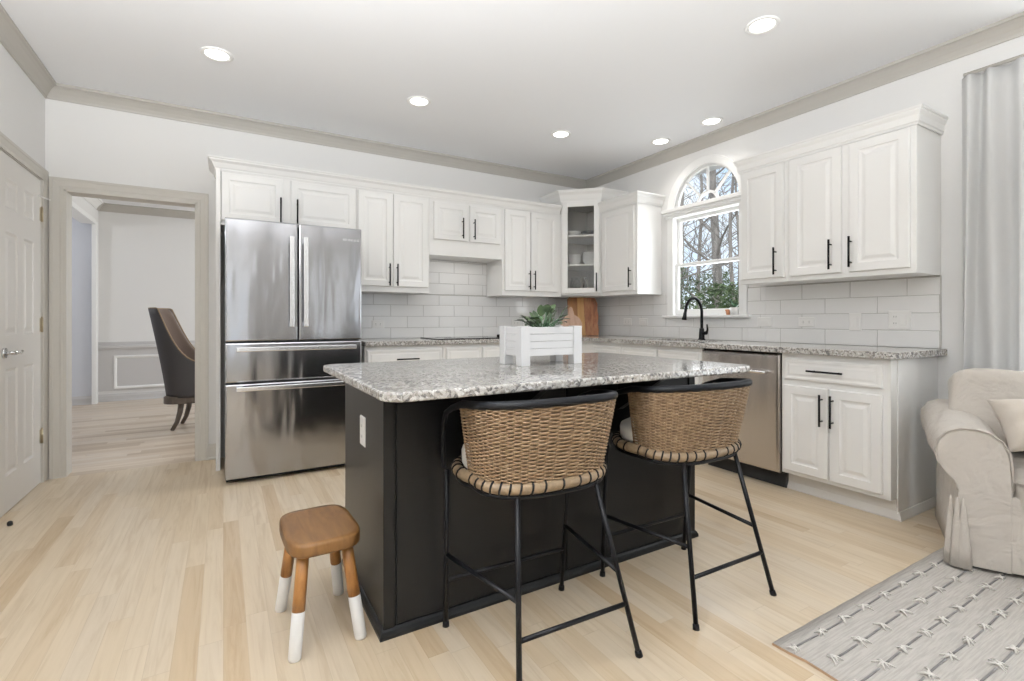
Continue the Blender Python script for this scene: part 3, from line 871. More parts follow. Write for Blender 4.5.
b = MB(M_darkwood); p = inpos(.235, .13, ZC0 + .022); b.lathe(p, [(.026, 0), (.028, .02), (.016, .05), (.022, .09), (.014, .13), (.020, .16), (.016, .18), (.0005, .186)], 20); tag(b.build('pepper_mill'), 'slim brown pepper mill on the bottom shelf of the glass cabinet', 'mill')

# right wall uppers (face plane x = 3.385)
XU = 3.385
FUR = Fr((XU, 0, 0), (0, -1, 0), (-1, 0, 0))        # local x = -y
def rupper(name, y0, y1, z0, label, doors):
    t = thing(name, ((XU + XR) / 2, (y0 + y1) / 2, z0), label, 'cabinet', 'white wall cabinets')
    b = MB(M_cab); b.box(XU, XR - .001, y0, y1, z0, UPZ, 0, .0015, 1); b.build('body', t)
    for (ya, yb_, z0_, z1_, hy, hz) in doors:
        cdoor(FUR, -ya, -yb_, z0_, z1_, t, -hy, hz)
    return t
rupper('wall_cabinet', 3.385, 3.896, 1.345, 'single-door white wall cabinet between glass corner cabinet and window', [(3.868, 3.418, 1.385, 2.19, 3.450, 1.505)])
rupper('wall_cabinet', 1.958, 2.318, 1.366, 'single-door white wall cabinet just right of the window', [(2.303, 1.980, 1.398, 2.195, 2.030, 1.512)])
rupper('wall_cabinet', 1.228, 1.956, 1.366, 'two-door white wall cabinet nearest the curtain', [(1.936, 1.612, 1.398, 2.195, 1.668, 1.516), (1.568, 1.256, 1.398, 2.195, 1.552, 1.520)])
b = MB(M_cab); b.sweep([(XU - .003, 3.90), (XU - .003, 3.382), (XR - .001, 3.382)], cab_crown(2.305, .10, .048), flip=-1); b.box(XU, XR - .001, 3.385, 3.89, 2.205, 2.30)
tag(b.build('cabinet_crown'), 'short white crown molding on the cabinet left of the window', 'molding')
b = MB(M_cab); b.sweep([(XR - .001, 2.321), (XU - .003, 2.321), (XU - .003, 1.225), (XR - .001, 1.225)], cab_crown(2.300, .098, .032), flip=-1); b.box(XU, XR - .001, 1.228, 2.318, 2.205, 2.298)
tag(b.build('cabinet_crown'), 'white crown molding on the wall cabinets right of the window', 'molding')

# ------------------------------------------------------------------ base cabinets
CT0, CT1 = .888, .926
YBF = 3.925      # back-run face plane
FBB = Fr((0, YBF, 0), (1, 0, 0), (0, -1, 0))
XBF = 3.125      # right-run face plane
FBR = Fr((XBF, 0, 0), (0, -1, 0), (-1, 0, 0))
def base_back(x0, x1, label, drawers, doors):
    t = thing('base_cabinet', ((x0 + x1) / 2, (YBF + YB) / 2, 0), label, 'cabinet', 'white base cabinets')
    b = MB(M_cab, M_toe); b.box(x0, x1, YBF, YB - .03, .115, CT0 - .001, 0, .0015, 1); b.box(x0, x1, YBF + .07, YB - .03, 0, .115, 1); b.build('body', t)
    for d in drawers: cdrawer(FBB, *d[:4], t, *d[4:])
    for d in doors: cdoor(FBB, *d[:4], t, *d[4:])
base_back(.967, 1.632, 'white base cabinet beside the fridge with one wide drawer', [(.983, 1.622, .70, .856, 1.31, .19)], [(.983, 1.300, .14, .685, 1.268, .56), (1.306, 1.622, .14, .685, 1.338, .56)])
base_back(1.634, 2.372, 'white base cabinet under the black cooktop', [(1.660, 2.000, .70, .856), (2.010, 2.355, .70, .856)], [(1.660, 2.000, .14, .685, 1.968, .56), (2.010, 2.355, .14, .685, 2.042, .56)])
base_back(2.374, 3.095, 'white base cabinet at the back corner behind the planter', [(2.395, 2.72, .70, .856, 2.557, .16), (2.73, 3.06, .70, .856, 2.895, .16)], [(2.395, 2.72, .14, .685, 2.69, .56), (2.73, 3.06, .14, .685, 2.76, .56)])
def base_right(y0, y1, label, drawers, doors, end=False):
    t = thing('base_cabinet', ((XBF + XR) / 2, (y0 + y1) / 2, 0), label, 'cabinet', 'white base cabinets')
    b = MB(M_cab, M_toe)
    if 'sink' in label and 'between' not in label:
        b.box(XBF, XR - .03, y0, y1, .118, CT0 - .23, 0, .0015, 1); b.box(XBF, XBF + .02, y0, y1, CT0 - .23, CT0 - .001, 0, .001, 1); b.box(XBF + .02, XR - .03, y0, y0 + .018, CT0 - .23, CT0 - .001); b.box(XBF + .02, XR - .03, y1 - .018, y1, CT0 - .23, CT0 - .001)
    else:
        b.box(XBF, XR - .03, y0, y1, .118, CT0 - .001, 0, .0015, 1)
    b.box(XBF + .075, XR - .03, y0 + (.004 if end else 0), y1, 0, .118, 1)
    b.build('body', t)
    if end:
        q = MB(M_cab); q.box(XBF + .07, XR - .002, y0 - .006, y0 - .0005, 0, CT0 - .001, 0, .0015, 1); q.build('end_panel', t)
        q = MB(M_toe); q.sweep([(XBF + .078, y1), (XBF + .078, y0 - .006), (XR - .002, y0 - .006)], [(0, 0), (.018, 0), (.018, .01), (.010, .03), (.004, .045), (0, .045)], flip=-1); q.build('shoe_molding', t)
    for d in drawers: cdrawer(FBR, -d[0], -d[1], d[2], d[3], t, *[(-d[4]) if len(d) > 4 else None][:1], *(d[5:] if len(d) > 5 else ()))
    for d in doors: cdoor(FBR, -d[0], -d[1], d[2], d[3], t, -d[4], d[5])
base_right(3.320, 3.920, 'white base cabinet between back corner and sink', [(3.70, 3.335, .715, .852, 3.52, .19)], [(3.70, 3.335, .14, .69, 3.365, .56)])
base_right(2.452, 3.318, 'white sink base cabinet left of the dishwasher', [(3.300, 2.890, .715, .852), (2.880, 2.47, .715, .852)], [(3.300, 2.890, .14, .69, 2.92, .56), (2.880, 2.47, .14, .69, 2.85, .56)])
base_right(1.248, 1.846, 'white end base cabinet right of the dishwasher', [(1.822, 1.283, .722, .852, 1.566, .20)], [(1.828, 1.561, .143, .686, 1.590, .556), (1.549, 1.283, .143, .686, 1.530, .556)], True)

# ------------------------------------------------------------------ dishwasher
dw = thing('dishwasher', (3.4, 2.148, 0), 'stainless steel dishwasher between sink and end cabinet', 'dishwasher')
b = MB(M_dark); b.box(XBF + .01, 3.66, 1.850, 2.448, .10, CT0 - .004); b.box(XBF + .06, 3.66, 1.850, 2.448, 0, .10); b.build('body', dw)
b = MB(M_steel2); b.rects(FBR, -2.4455, -1.8525, .108, .872, [(0, -.005), (0, .014), (.006, .022), (.02, .0235)]); b.build('door', dw)
b = MB(M_bar)
pts = [FBR.p(-2.40, .755, .066), FBR.p(-2.15, .755, .074), FBR.p(-1.92, .755, .066)]
b.tube([FBR.p(-2.40 + .48 * k / 12, .755, .060 + .012 * math.sin(PI * k / 12)) for k in range(13)], .011, 10)
for y in (-2.385, -1.935): b.tube([FBR.p(y, .755, .02), FBR.p(y, .755, .06)], .010, 10)
b.build('handle', dw)
b = MB(M_dark); b.box(XBF + .055, XBF + .062, 1.852, 2.446, .0, .1); b.build('kick_plate', dw)

# ------------------------------------------------------------------ countertop with sink cut-out
SX0, SX1, SY0, SY1 = 3.20, 3.56, 2.53, 3.24
b = MB(M_granite)
YCF, XCF = 3.885, 3.078
def rounded(pts, r, n=6, which=None):
    out = []; m = len(pts)
    for i in range(m):
        p0, p1, p2 = Vector(pts[i - 1]), Vector(pts[i]), Vector(pts[(i + 1) % m])
        rr = r if which is None else which.get(i, 0)
        if rr <= 0:
            out.append(tuple(p1)); continue
        a = (p0 - p1).normalized(); c = (p2 - p1).normalized()
        ang = a.angle(c); t = rr / math.tan(ang / 2)
        s = p1 + a * t; e = p1 + c * t; ctr_ = p1 + (a + c).normalized() * (rr / math.sin(ang / 2))
        a0 = math.atan2(s.y - ctr_.y, s.x - ctr_.x); a1 = math.atan2(e.y - ctr_.y, e.x - ctr_.x)
        while a1 - a0 > PI: a1 -= 2 * PI
        while a1 - a0 < -PI: a1 += 2 * PI
        for k in range(n + 1):
            q = a0 + (a1 - a0) * k / n; out.append((ctr_.x + rr * math.cos(q), ctr_.y + rr * math.sin(q)))
    return out
def slab(bm, poly, z0, z1, e=.008, mi=0):
    """horizontal slab with eased edges"""
    n = len(poly); A = sum(poly[i][0] * poly[(i + 1) % n][1] - poly[(i + 1) % n][0] * poly[i][1] for i in range(n)); sg = 1 if A > 0 else -1
    def ins(k_):
        out = []
        for i in range(n):
            p0, p1, p2 = Vector(poly[i - 1]), Vector(poly[i]), Vector(poly[(i + 1) % n])
            e1 = (p1 - p0).normalized(); e2 = (p2 - p1).normalized()
            k = Vector((-e1.y, e1.x)) * sg + Vector((-e2.y, e2.x)) * sg; k = k / max(.4, k.length_squared / 2)
            out.append(p1 + k * k_)
        return out
    i1, i2 = ins(e), ins(e * .3)
    bm.loops([[Vector((p[0], p[1], z)) for p in q] for q, z in ((i1, z0), (i2, z0 + e * .3), (poly, z0 + e), (poly, z1 - e), (i2, z1 - e * .3), (i1, z1))], mi)
slab(b, [(.966, YCF), (XCF, YCF), (XCF, YB - .002), (.966, YB - .002)], CT0, CT1, .006)
slab(b, [(XCF, SY1), (XR - .002, SY1), (XR - .002, YB - .002), (XCF, YB - .002)], CT0, CT1, .0005)
slab(b, [(XCF, SY0), (SX0, SY0), (SX0, SY1), (XCF, SY1)], CT0, CT1, .0005)
slab(b, [(SX1, SY0), (XR - .002, SY0), (XR - .002, SY1), (SX1, SY1)], CT0, CT1, .0005)
slab(b, rounded([(XCF, SY0), (XR - .002, SY0), (XR - .002, 1.198), (XCF, 1.198)][::-1], 0, which={0: .05}), CT0, CT1, .004)
tag(b.build('countertop'), 'L-shaped speckled grey granite countertop along back and right walls', 'countertop')
sk = MB(M_sink)
prs = [(0, CT0 - .001), (.0, CT0 - .02), (.012, CT0 - .19), (.05, CT0 - .205), (.14, CT0 - .208)]
sk.loops([[Vector((x, y, z)) for x, y in rounded([(SX0 - .01 + i, SY0 - .01 + i), (SX1 + .01 - i, SY0 - .01 + i), (SX1 + .01 - i, SY1 + .01 - i), (SX0 - .01 + i, SY1 + .01 - i)], .05)] for i, z in prs], 0, False, True)
sk.lathe((3.38, 2.885, CT0 - .207), [(.045, 0), (.045, .003), (.03, .004), (.028, .001)], 20)
tag(sk.build('sink'), 'undermount stainless steel sink below the window', 'sink')

# faucet
fc = thing('faucet', (3.600, 2.835, CT1), 'matte black gooseneck faucet at the sink', 'faucet')
b = MB(M_black); fx, fy = 3.600, 2.835
b.lathe((fx, fy, CT1), [(.030, 0), (.030, .006), (.024, .012), (.022, .06), (.019, .10)], 20); b.build('base', fc)
b = MB(M_black)
pts = [(fx, fy, CT1 + .09), (fx, fy, CT1 + .25)]
for k in range(1, 15):
    a = PI * k / 14; pts.append((fx - .085 + .085 * math.cos(a), fy + .03 * (k / 14), CT1 + .25 + .11 * math.sin(a)))
pts.append((fx - .175, fy + .034, CT1 + .21))
b.tube(pts, .0125, 14); b.build('spout', fc)
b = MB(M_black); b.tube([(fx - .172, fy + .033, CT1 + .235), (fx - .176, fy + .034, CT1 + .20), (fx - .179, fy + .036, CT1 + .180), (fx - .180, fy + .036, CT1 + .172)], [.014, .017, .021, .019], 16); b.build('spray_head', fc)
b = MB(M_black); b.tube([(fx, fy, CT1 + .055), (fx, fy - .05, CT1 + .06)], .015, 12); b.tube([(fx, fy - .05, CT1 + .055), (fx - .005, fy - .062, CT1 + .09), (fx - .008, fy - .060, CT1 + .135)], [.010, .008, .006], 10); b.build('lever', fc)

# cooktop
ck = thing('cooktop', (1.99, 4.19, CT1), 'black glass cooktop set in the back countertop', 'cooktop')
b = MB(M_blackglass); slab(b, rounded([(1.61, 3.955), (2.37, 3.955), (2.37, 4.43), (1.61, 4.43)], .02), CT1, CT1 + .008, .003); b.build('glass_top', ck)
for x, y, r in ((1.80, 4.07, .09), (1.80, 4.31, .075), (2.17, 4.07, .075), (2.17, 4.31, .10)):
    b = MB(M_slot); b.lathe((x, y, CT1 + .0082), [(r, 0), (r, .0006), (r - .006, .0006), (r - .006, 0)], 36, caps=False); b.build('burner_ring', ck)
for k in range(3):
    b = MB(M_black); b.lathe((2.335, 4.06 + .07 * k, CT1 + .008), [(.017, 0), (.017, .016), (.012, .022), (.0005, .022)], 16); b.build('knob', ck)

# ------------------------------------------------------------------ tile backsplashes
def tiles(bm, F, rects, jx, row_h, z0, TL=.3225, gap=.0035, out=.010):
    lo = min(r[0] for r in rects); hi = max(r[1] for r in rects); top = max(r[3] for r in rects)
    r = 0; z = z0
    while z < top - .01:
        off = jx + (TL / 2 if r % 2 else 0)
        k = math.floor((lo - off) / TL) - 1
        while off + k * TL < hi:
            a0, a1 = off + k * TL + gap / 2, off + (k + 1) * TL - gap / 2; c0, c1 = z + gap / 2, z + row_h - gap / 2
            for (x0, x1, zz0, zz1) in rects:
                p0, p1, q0, q1 = max(a0, x0), min(a1, x1), max(c0, zz0), min(c1, zz1)
                if p1 - p0 > .008 and q1 - q0 > .008:
                    bm.rects(F, p0, p1, q0, q1, [(0, .002), (0, out - .002), (.002, out), (.003, out)], 0)
            k += 1
        z += row_h; r += 1
b = MB(M_tile, M_grout)
tiles(b, FB, [(.967, 3.70, CT1 + .001, 1.339), (1.614, 2.367, 1.339, 1.689)], 1.354, .108, .916)
b.fbox(FB, .967, 3.70, CT1 + .001, 1.339, .002, .0075, 1); b.fbox(FB, 1.614, 2.367, 1.339, 1.689, .002, .0075, 1)
tag(b.build('backsplash'), 'white subway tile backsplash on the back wall behind the cooktop', 'backsplash')
b = MB(M_tile, M_grout)
wl, wr = WY + WHW + cw - .018, WY - WHW - cw + .018
rc = [(-4.508, -wl - .0, CT1 + .001, 1.345), (-wl, -wr, CT1 + .001, WZ0 - .02), (-wr, -2.318, CT1 + .001, 1.365), (-2.318, -1.229, CT1 + .001, 1.365)]
tiles(b, FR_, rc, -1.554, .1085, .924)
for r in rc: b.fbox(FR_, r[0], r[1], r[2], r[3], .002, .0075, 1)
b.fbox(FR_, -1.2288, -1.224, CT1 + .001, 1.365, .002, .011, 1)
tag(b.build('backsplash'), 'white subway tile backsplash on the right wall under the window', 'backsplash')

# outlets and switches
def outlet(name, F, x, z, w_, h_, kind, label, cat, d=.010):
    t = thing(name, F.p(x, z - h_ / 2, d), label, cat)
    b = MB(M_plate); b.rects(F, x - w_ / 2, x + w_ / 2, z - h_ / 2, z + h_ / 2, [(0, d), (0, d + .003), (.004, d + .006), (.006, d + .006)]); b.build('cover_plate', t)
    horiz = w_ > h_
    if kind == 'outlet' or kind == 'combo':
        q = MB(M_plate, M_slot); cs = ((-.021, 0), (.021, 0)) if horiz and kind == 'outlet' else ((0, -.021), (0, .021)); cx = x - .023 if kind == 'combo' else x
        for dx, dz in cs:
            q.fbox(F, cx + dx - .014, cx + dx + .014, z + dz - .014, z + dz + .014, d + .006, d + .0075, 0, .0006, 1)
            for s in (-1, 1):
                if horiz and kind == 'outlet': q.fbox(F, cx + dx - .005, cx + dx + .004, z + dz + s * .006 - .0012, z + dz + s * .006 + .0012, d + .0076, d + .0079, 1)
                else: q.fbox(F, cx + dx + s * .006 - .0012, cx + dx + s * .006 + .0012, z + dz - .004, z + dz + .005, d + .0076, d + .0079, 1)
        q.build('receptacle', t)
    if kind in ('switch', 'combo'):
        q = MB(M_plate); cx = x + .023 if kind == 'combo' else x
        a, c = (.033, .016) if (horiz and kind == 'switch') else (.016, .033)
        q.fbox(F, cx - a, cx + a, z - c, z + c, d + .006, d + .0095, 0, .0015, 1); q.build('rocker', t)
    return t
outlet('wall_outlet', FB, 1.235, 1.058, .115, .072, 'outlet', 'horizontal white outlet on back tiles right of the fridge', 'outlet')
outlet('wall_outlet', FB, 2.72, 1.063, .115, .072, 'outlet', 'horizontal white outlet on back tiles behind the planter', 'outlet')
outlet('wall_outlet', FR_, -3.84, 1.080, .115, .072, 'outlet', 'horizontal white outlet on right tiles nearest the cutting boards', 'outlet')
outlet('light_switch', FR_, -3.613, 1.078, .115, .072, 'switch', 'horizontal white switch on right tiles left of the window sill', 'switch')
outlet('light_switch', FR_, -2.324, 1.082, .115, .072, 'switch', 'horizontal white switch on right tiles just right of the window', 'switch')
outlet('wall_outlet', FR_, -2.001, 1.083, .115, .072, 'outlet', 'horizontal white outlet on right tiles above the dishwasher', 'outlet')
outlet('light_switch', FR_, -1.682, 1.084, .075, .118, 'switch', 'upright white switch plate on right tiles above the end cabinet', 'switch')
outlet('wall_outlet', FR_, -1.43, 1.098, .120, .120, 'combo', 'square two-gang outlet and switch plate on right tiles nearest the curtain', 'outlet')

# cutting boards leaning in the corner
cbF = Fr((3.235, 4.225, CT1), Vector((.93, -.37, 0)), Vector((-.37, -.93, 0)))
def lean(F, tilt):
    G = Fr(F.o, F.x, F.n); ax = F.x
    G.z = (Vector((0, 0, 1)) * math.cos(tilt) - F.n * math.sin(tilt)).normalized(); G.n = (F.n * math.cos(tilt) + Vector((0, 0, 1)) * math.sin(tilt)).normalized()
    return G
G = lean(cbF, .16)
b = MB(M_board, M_board3, M_board4)
b.prism([(-.02, 0), (.085, 0), (.09, .42), (.0, .42), (-.02, .40)], G, 0, .022, 0, .002)
b.prism([(.0852, 0), (.165, 0), (.160, .42), (.0902, .42)], G, 0, .022, 1, .002)
b.prism([(.1652, 0), (.31, 0), (.318, .06), (.308, .13), (.320, .20), (.312, .28), (.318, .34), (.300, .40), (.285, .415), (.1602, .42)], G, 0, .022, 2, .002)
tag(b.build('cutting_board'), 'tall live-edge wooden cutting board leaning in the back corner', 'cutting board')
G = lean(Fr((3.05, 4.13, CT1), Vector((.93, -.37, 0)), Vector((-.37, -.93, 0))), .20)
b = MB(M_board2)
rp_ = [(.11 + .115 * math.cos(a), .115 + .115 * math.sin(a)) for a in [PI * 2 * k / 40 for k in range(40)]]
pp = []
for k in range(40):
    a = 2 * PI * k / 40
    if abs(a - PI / 2) < .16: continue
    pp.append((.11 + .115 * math.cos(a), .115 + .115 * math.sin(a)))
    if k == 8:
        pp += [(.128, .30), (.11, .315), (.092, .30)]
b.prism(pp, G, 0, .016, 0, .003)
tag(b.build('cutting_board'), 'small round pale cutting board with handle behind the planter', 'cutting board')

# ------------------------------------------------------------------ refrigerator
fr = thing('refrigerator', (.455, 4.1, 0), 'stainless steel french-door refrigerator with two lower drawers', 'refrigerator')
FX0, FX1, FYD, FYB = .010, .900, 3.733, 4.44
FFR = Fr((0, FYD + .075, 0), (1, 0, 0), (0, -1, 0))
b = MB(mat('fridge_side_grey', (.13, .13, .135), .45, .3)); b.box(FX0 + .004, FX1 - .004, FYD + .078, FYB, .03, 1.765, 0, .004)
for x in (.05, .86):
    for y in (3.86, 4.38): b.lathe((x, y, 0), [(.02, 0), (.02, .03)], 12)
b.build('body', fr)
b = MB(M_dark); b.box(FX0 + .006, FX1 - .006, FYD + .045, FYD + .08, .012, .05); b.build('base_grille', fr)
FP = [(0, 0), (0, .066), (.003, .073), (.010, .075), (.011, .075)]
def fdoor(name, x0, x1, z0, z1):
    b = MB(M_steel); b.rects(FFR, x0, x1, z0, z1, FP); return b.build(name, fr)
SPL = .458
d1 = fdoor('door', FX0, SPL - .003, .953, 1.778); d2 = fdoor('door', SPL + .004, FX1, .953, 1.778)
dr1 = fdoor('drawer', FX0, FX1, .678, .944); dr2 = fdoor('drawer', FX0, FX1, .035, .668)
def bar(F, x0, z0, x1, z1, w_, parent, off=.052):
    b = MB(M_bar)
    if abs(x1 - x0) < .001:
        b.fbox(F, x0 - w_ / 2, x0 + w_ / 2, z0, z1, off - .012, off + .004, 0, .004, 2)
        for z in (z0 + .02, z1 - .02): b.fbox(F, x0 - w_ / 2 + .002, x0 + w_ / 2 - .002, z - .02, z + .02, 0, off - .008, 0, .003)
    else:
        b.fbox(F, x0, x1, z0 - w_ / 2, z0 + w_ / 2, off - .012, off + .004, 0, .004, 2)
        for x in (x0 + .02, x1 - .02): b.fbox(F, x - .02, x + .02, z0 - w_ / 2 + .002, z0 + w_ / 2 - .002, 0, off - .008, 0, .003)
    o = b.build('handle', parent); o['label'] = 'polished steel bar handle'
FFD = Fr((0, FYD, 0), (1, 0, 0), (0, -1, 0))
bar(FFD, .413, 1.050, .413, 1.680, .030, d1); bar(FFD, .503, 1.050, .503, 1.680, .030, d2)
bar(FFD, .075, .902, .850, .902, .030, dr1); bar(FFD, .075, .638, .850, .638, .030, dr2)
b = MB(M_bar)   # tiny raised letter strip at the upper right
b.fbox(FFD, .765, .772, 1.682, 1.698, 0, .0016)
for k in range(5):
    x = .778 + k * .022
    b.fbox(FFD, x, x + .004, 1.682, 1.698, 0, .0016); b.fbox(FFD, x, x + .014, 1.682, 1.6855, 0, .0016); b.fbox(FFD, x, x + .014, 1.6945, 1.698, 0, .0016)
    if k % 2: b.fbox(FFD, x + .011, x + .0145, 1.682, 1.698, 0, .0016)
b.build('badge', d2)

# ------------------------------------------------------------------ island
IX0, IX1, IY0, IY1 = .478, 2.068, 1.680, 2.29
IT0, IT1 = .872, .900
isl = thing('kitchen_island', ((IX0 + IX1) / 2, (IY0 + IY1) / 2, 0), 'charcoal painted kitchen island cabinet under a granite top', 'island')
b = MB(M_island); b.box(IX0, IX1, IY0, IY1, 0, IT0 - .001, 0, .002, 1); b.build('body', isl)
FI = Fr((0, IY0, 0), (1, 0, 0), (0, -1, 0))
SM = 1.262
for x0, x1 in ((IX0 + .045, SM - .003), (SM + .003, IX1 - .05)):
    b = MB(M_island); b.rects(FI, x0, x1, .035, IT0 - .012, [(0, 0), (0, .004), (.002, .006), (.003, .006)]); b.build('panel', isl)
for x0, x1 in ((IX0 - .002, IX0 + .038), (IX1 - .042, IX1 + .002)):
    b = MB(M_island); b.fbox(FI, x0, x1, .03, IT0 - .002, 0, .010, 0, .002); b.build('corner_trim', isl)
b = MB(M_island); b.sweep([(IX0, IY1), (IX0, IY0 - .004), (IX1, IY0 - .004), (IX1, IY1)], [(0, 0), (.016, 0), (.016, .012), (.011, .024), (.004, .032), (0, .033)], flip=-1); b.build('base_molding', isl)
for x in (IX0 + .5, IX1 - .5):   # steel-plate brackets under the overhang
    b = MB(M_island); b.prism([(0, IT0 - .002), (.25, IT0 - .002), (.25, IT0 - .02), (.03, IT0 - .16), (0, IT0 - .18)], Fr((x, IY0 - .006, 0), (0, -1, 0), (1, 0, 0)), -.018, .018, 0, .002); b.build('bracket', isl)
FIk = Fr((0, IY1, 0), (-1, 0, 0), (0, 1, 0))
for k in range(3):
    x0 = -IX1 + .03 + k * .52
    b = MB(M_island); b.rects(FIk, x0, x0 + .5, .14, .68, DOORP); dd = b.build('door', isl); pull(Fr(FIk.o + FIk.n * .02, FIk.x, FIk.n), x0 + .46, .58, .19, True, dd)
    b = MB(M_island); b.rects(FIk, x0, x0 + .5, .70, .84, SLABP); dd = b.build('drawer', isl); pull(Fr(FIk.o + FIk.n * .02, FIk.x, FIk.n), x0 + .25, .77, .19, False, dd)
b = MB(M_granite)
slab(b, rounded([(.378, 1.305), (2.018, 1.305), (2.018, 2.315), (.378, 2.315)], .065, 10), IT0, IT1, .006)
tag(b.build('island_countertop'), 'speckled granite slab with rounded corners on the dark island', 'countertop')
FIS = Fr((IX0, 0, 0), (0, -1, 0), (-1, 0, 0))
outlet('island_outlet', FIS, -1.955, .662, .07, .115, 'outlet', 'upright white outlet on the left side of the dark island', 'outlet', .0005)

# planter box on the island
pb = thing('planter_box', (1.262, 1.865, IT1), 'white slatted wooden planter box on the island', 'planter')
PX0, PX1, PY0, PY1, PT = 1.092, 1.418, 1.765, 1.955, IT1 + .172
for x in (PX0, PX1 - .045):
    for y in (PY0, PY1 - .045):
        b = MB(M_planter); b.box(x, x + .045, y, y + .045, IT1, PT, 0, .002); b.build('post', pb)
for nm, F, x0, x1 in (('front', Fr((0, PY0 + .008, 0), (1, 0, 0), (0, -1, 0)), PX0 + .045, PX1 - .045), ('back', Fr((0, PY1 - .008, 0), (-1, 0, 0), (0, 1, 0)), -PX1 + .045, -PX0 - .045),
                      ('l', Fr((PX0 + .008, 0, 0), (0, -1, 0), (-1, 0, 0)), -PY1 + .045, -PY0 - .045), ('r', Fr((PX1 - .008, 0, 0), (0, 1, 0), (1, 0, 0)), PY0 + .045, PY1 - .045)):
    b = MB(M_planter)
    for k in range(4):
        z = IT1 + .042 + k * .0318; b.fbox(F, x0 - .004, x1 + .004, z, z + .0308, -.012, 0, 0, .0016, 1)
    b.build('slatted_side', pb)
b = MB(M_planter); b.box(PX0 + .02, PX1 - .02, PY0 + .02, PY1 - .02, IT1 + .044, IT1 + .054); b.build('bottom', pb)

# plant standing in the planter
pl = thing('potted_plant', (1.262, 1.86, IT1 + .054), 'leafy green houseplant growing out of the white planter', 'plant')
b = MB(M_darkceramic, M_soil); c = (1.262, 1.86, IT1 + .054)
b.lathe(c, [(.045, 0), (.06, .10), (.062, .105), (.057, .10), (.05, .09)], 24, 0, caps=False); b.lathe(c, [(.052, .085), (.0005, .09)], 24, 1); b.lathe(c, [(.045, .0), (.0005, .0005)], 24, 0); b.build('pot', pl)
def leaf(bm, base, dirv, ln, wd, bend, mi=0, cup=.25):
    d = Vector(dirv).normalized(); side = d.cross(Vector((0, 0, 1)))
    if side.length < .05: side = Vector((1, 0, 0))
    side.normalize(); nrm = side.cross(d); rows = []
    for k in range(7):
        t = k / 6; wv = wd * (math.sin(PI * min(1, t ** .8 * .97 + .02)) ** .75) * .5
        p = Vector(base) + d * (ln * t) - nrm * 0 + Vector((0, 0, -bend * ln * t * t))
        rows.append([bm.v(p - side * wv + nrm * wv * cup), bm.v(p), bm.v(p + side * wv + nrm * wv * cup)])
    for a, c2 in zip(rows, rows[1:]):
        for i in range(2): bm.face([a[i], a[i + 1], c2[i + 1], c2[i]], mi, True)
rnd = random.Random(3)
b = MB(M_leaf, M_succ)
for k in range(46):
    a = rnd.uniform(0, 2 * PI); el = rnd.uniform(.35, 1.35); r = rnd.uniform(.0, .05)
    base = Vector((c[0] + r * math.cos(a), c[1] + r * math.sin(a) * .8, IT1 + .158))
    st_l = rnd.uniform(.01, .085); dirv = Vector((math.cos(a) * math.cos(el) * 1.25, math.sin(a) * math.cos(el), math.sin(el)))
    dirv.normalize(); p1 = base + dirv * st_l
    b.tube([base, p1], .0022, 5, 1); leaf(b, p1, dirv, rnd.uniform(.04, .07), rnd.uniform(.030, .044), rnd.uniform(.05, .5))
b.build('foliage', pl)

# ------------------------------------------------------------------ bar stools
def sup(phi, rx, ry, n=2.6):
    c, s = math.cos(phi), math.sin(phi)
    return (math.copysign(abs(c) ** (2 / n), c) * rx, math.copysign(abs(s) ** (2 / n), s) * ry)
def zb(y): return .572 + .06 * y
def stool_shell(phi, t):
    rx = .236 + .032 * t
    x, y = sup(phi, rx, 1.0)
    ry = (.150 + .060 * t) if y < 0 else (.20 + .005 * t)
    y *= ry
    zt = .842 - .10 * (y + .21)
    z0 = zb(y) + .022
    return Vector((x, y, z0 + (zt - z0) * t))
bs = thing('bar_stool', (.934, 1.412, 0), 'woven rattan bar stool with black metal legs, nearer of two at the island', 'bar stool', 'rattan bar stools at the island')
A0, A1 = math.radians(174), math.radians(370)
b = MB(M_rattan)
NS, NR = 30, 42
for r in range(NR):
    t = (r + .5) / NR; ph = r % 2
    pts = []
    steps = NS * 3
    for k in range(steps + 1):
        q = k / steps; phi = A0 + (A1 - A0) * q
        p = stool_shell(phi, t); p2 = stool_shell(phi + .01, t); tg = (p2 - p).normalized(); nr = Vector((tg.y, -tg.x, 0)).normalized()
        wv = math.sin(PI * (q * NS) + PI * ph) * .0062
        pts.append(p + nr * wv + Vector((0, 0, rnd.uniform(-.0007, .0007))))
    b.tube(pts, .0036, 5, 0, smooth=True, flat=.9)
for k in range(NS + 1):
    phi = A0 + (A1 - A0) * (k - .0) / NS
    b.tube([stool_shell(phi, t) for t in (0, .25, .5, .75, 1)], .0035, 5)
b.build('woven_back', bs, local=True)
b = MB(M_weavegap)  # dark sheet added behind the weave so its gaps read shaded
bk_ = []
for o_ in (.0095, .0125):
    bk_.append([[b.v(stool_shell(A0 + (A1 - A0) * i / 48, j / 6) * 1.0 - Vector((stool_shell(A0 + (A1 - A0) * i / 48, j / 6).x, stool_shell(A0 + (A1 - A0) * i / 48, j / 6).y, 0)).normalized() * o_) for i in range(49)] for j in range(7)])
for R_ in bk_:
    for a, c2 in zip(R_, R_[1:]):
        for i in range(48): b.face([a[i], a[i + 1], c2[i + 1], c2[i]], 0, True)
for i in range(48):
    for k in (0, 6): b.face([bk_[0][k][i], bk_[0][k][i + 1], bk_[1][k][i + 1], bk_[1][k][i]])
for k in range(6):
    for i in (0, 48): b.face([bk_[0][k][i], bk_[0][k + 1][i], bk_[1][k + 1][i], bk_[1][k][i]])
b.build('back_lining', bs, local=True)
b = MB(M_rim)   # black wrapped top rail running down to the front posts
pts = []
fy_ = .17
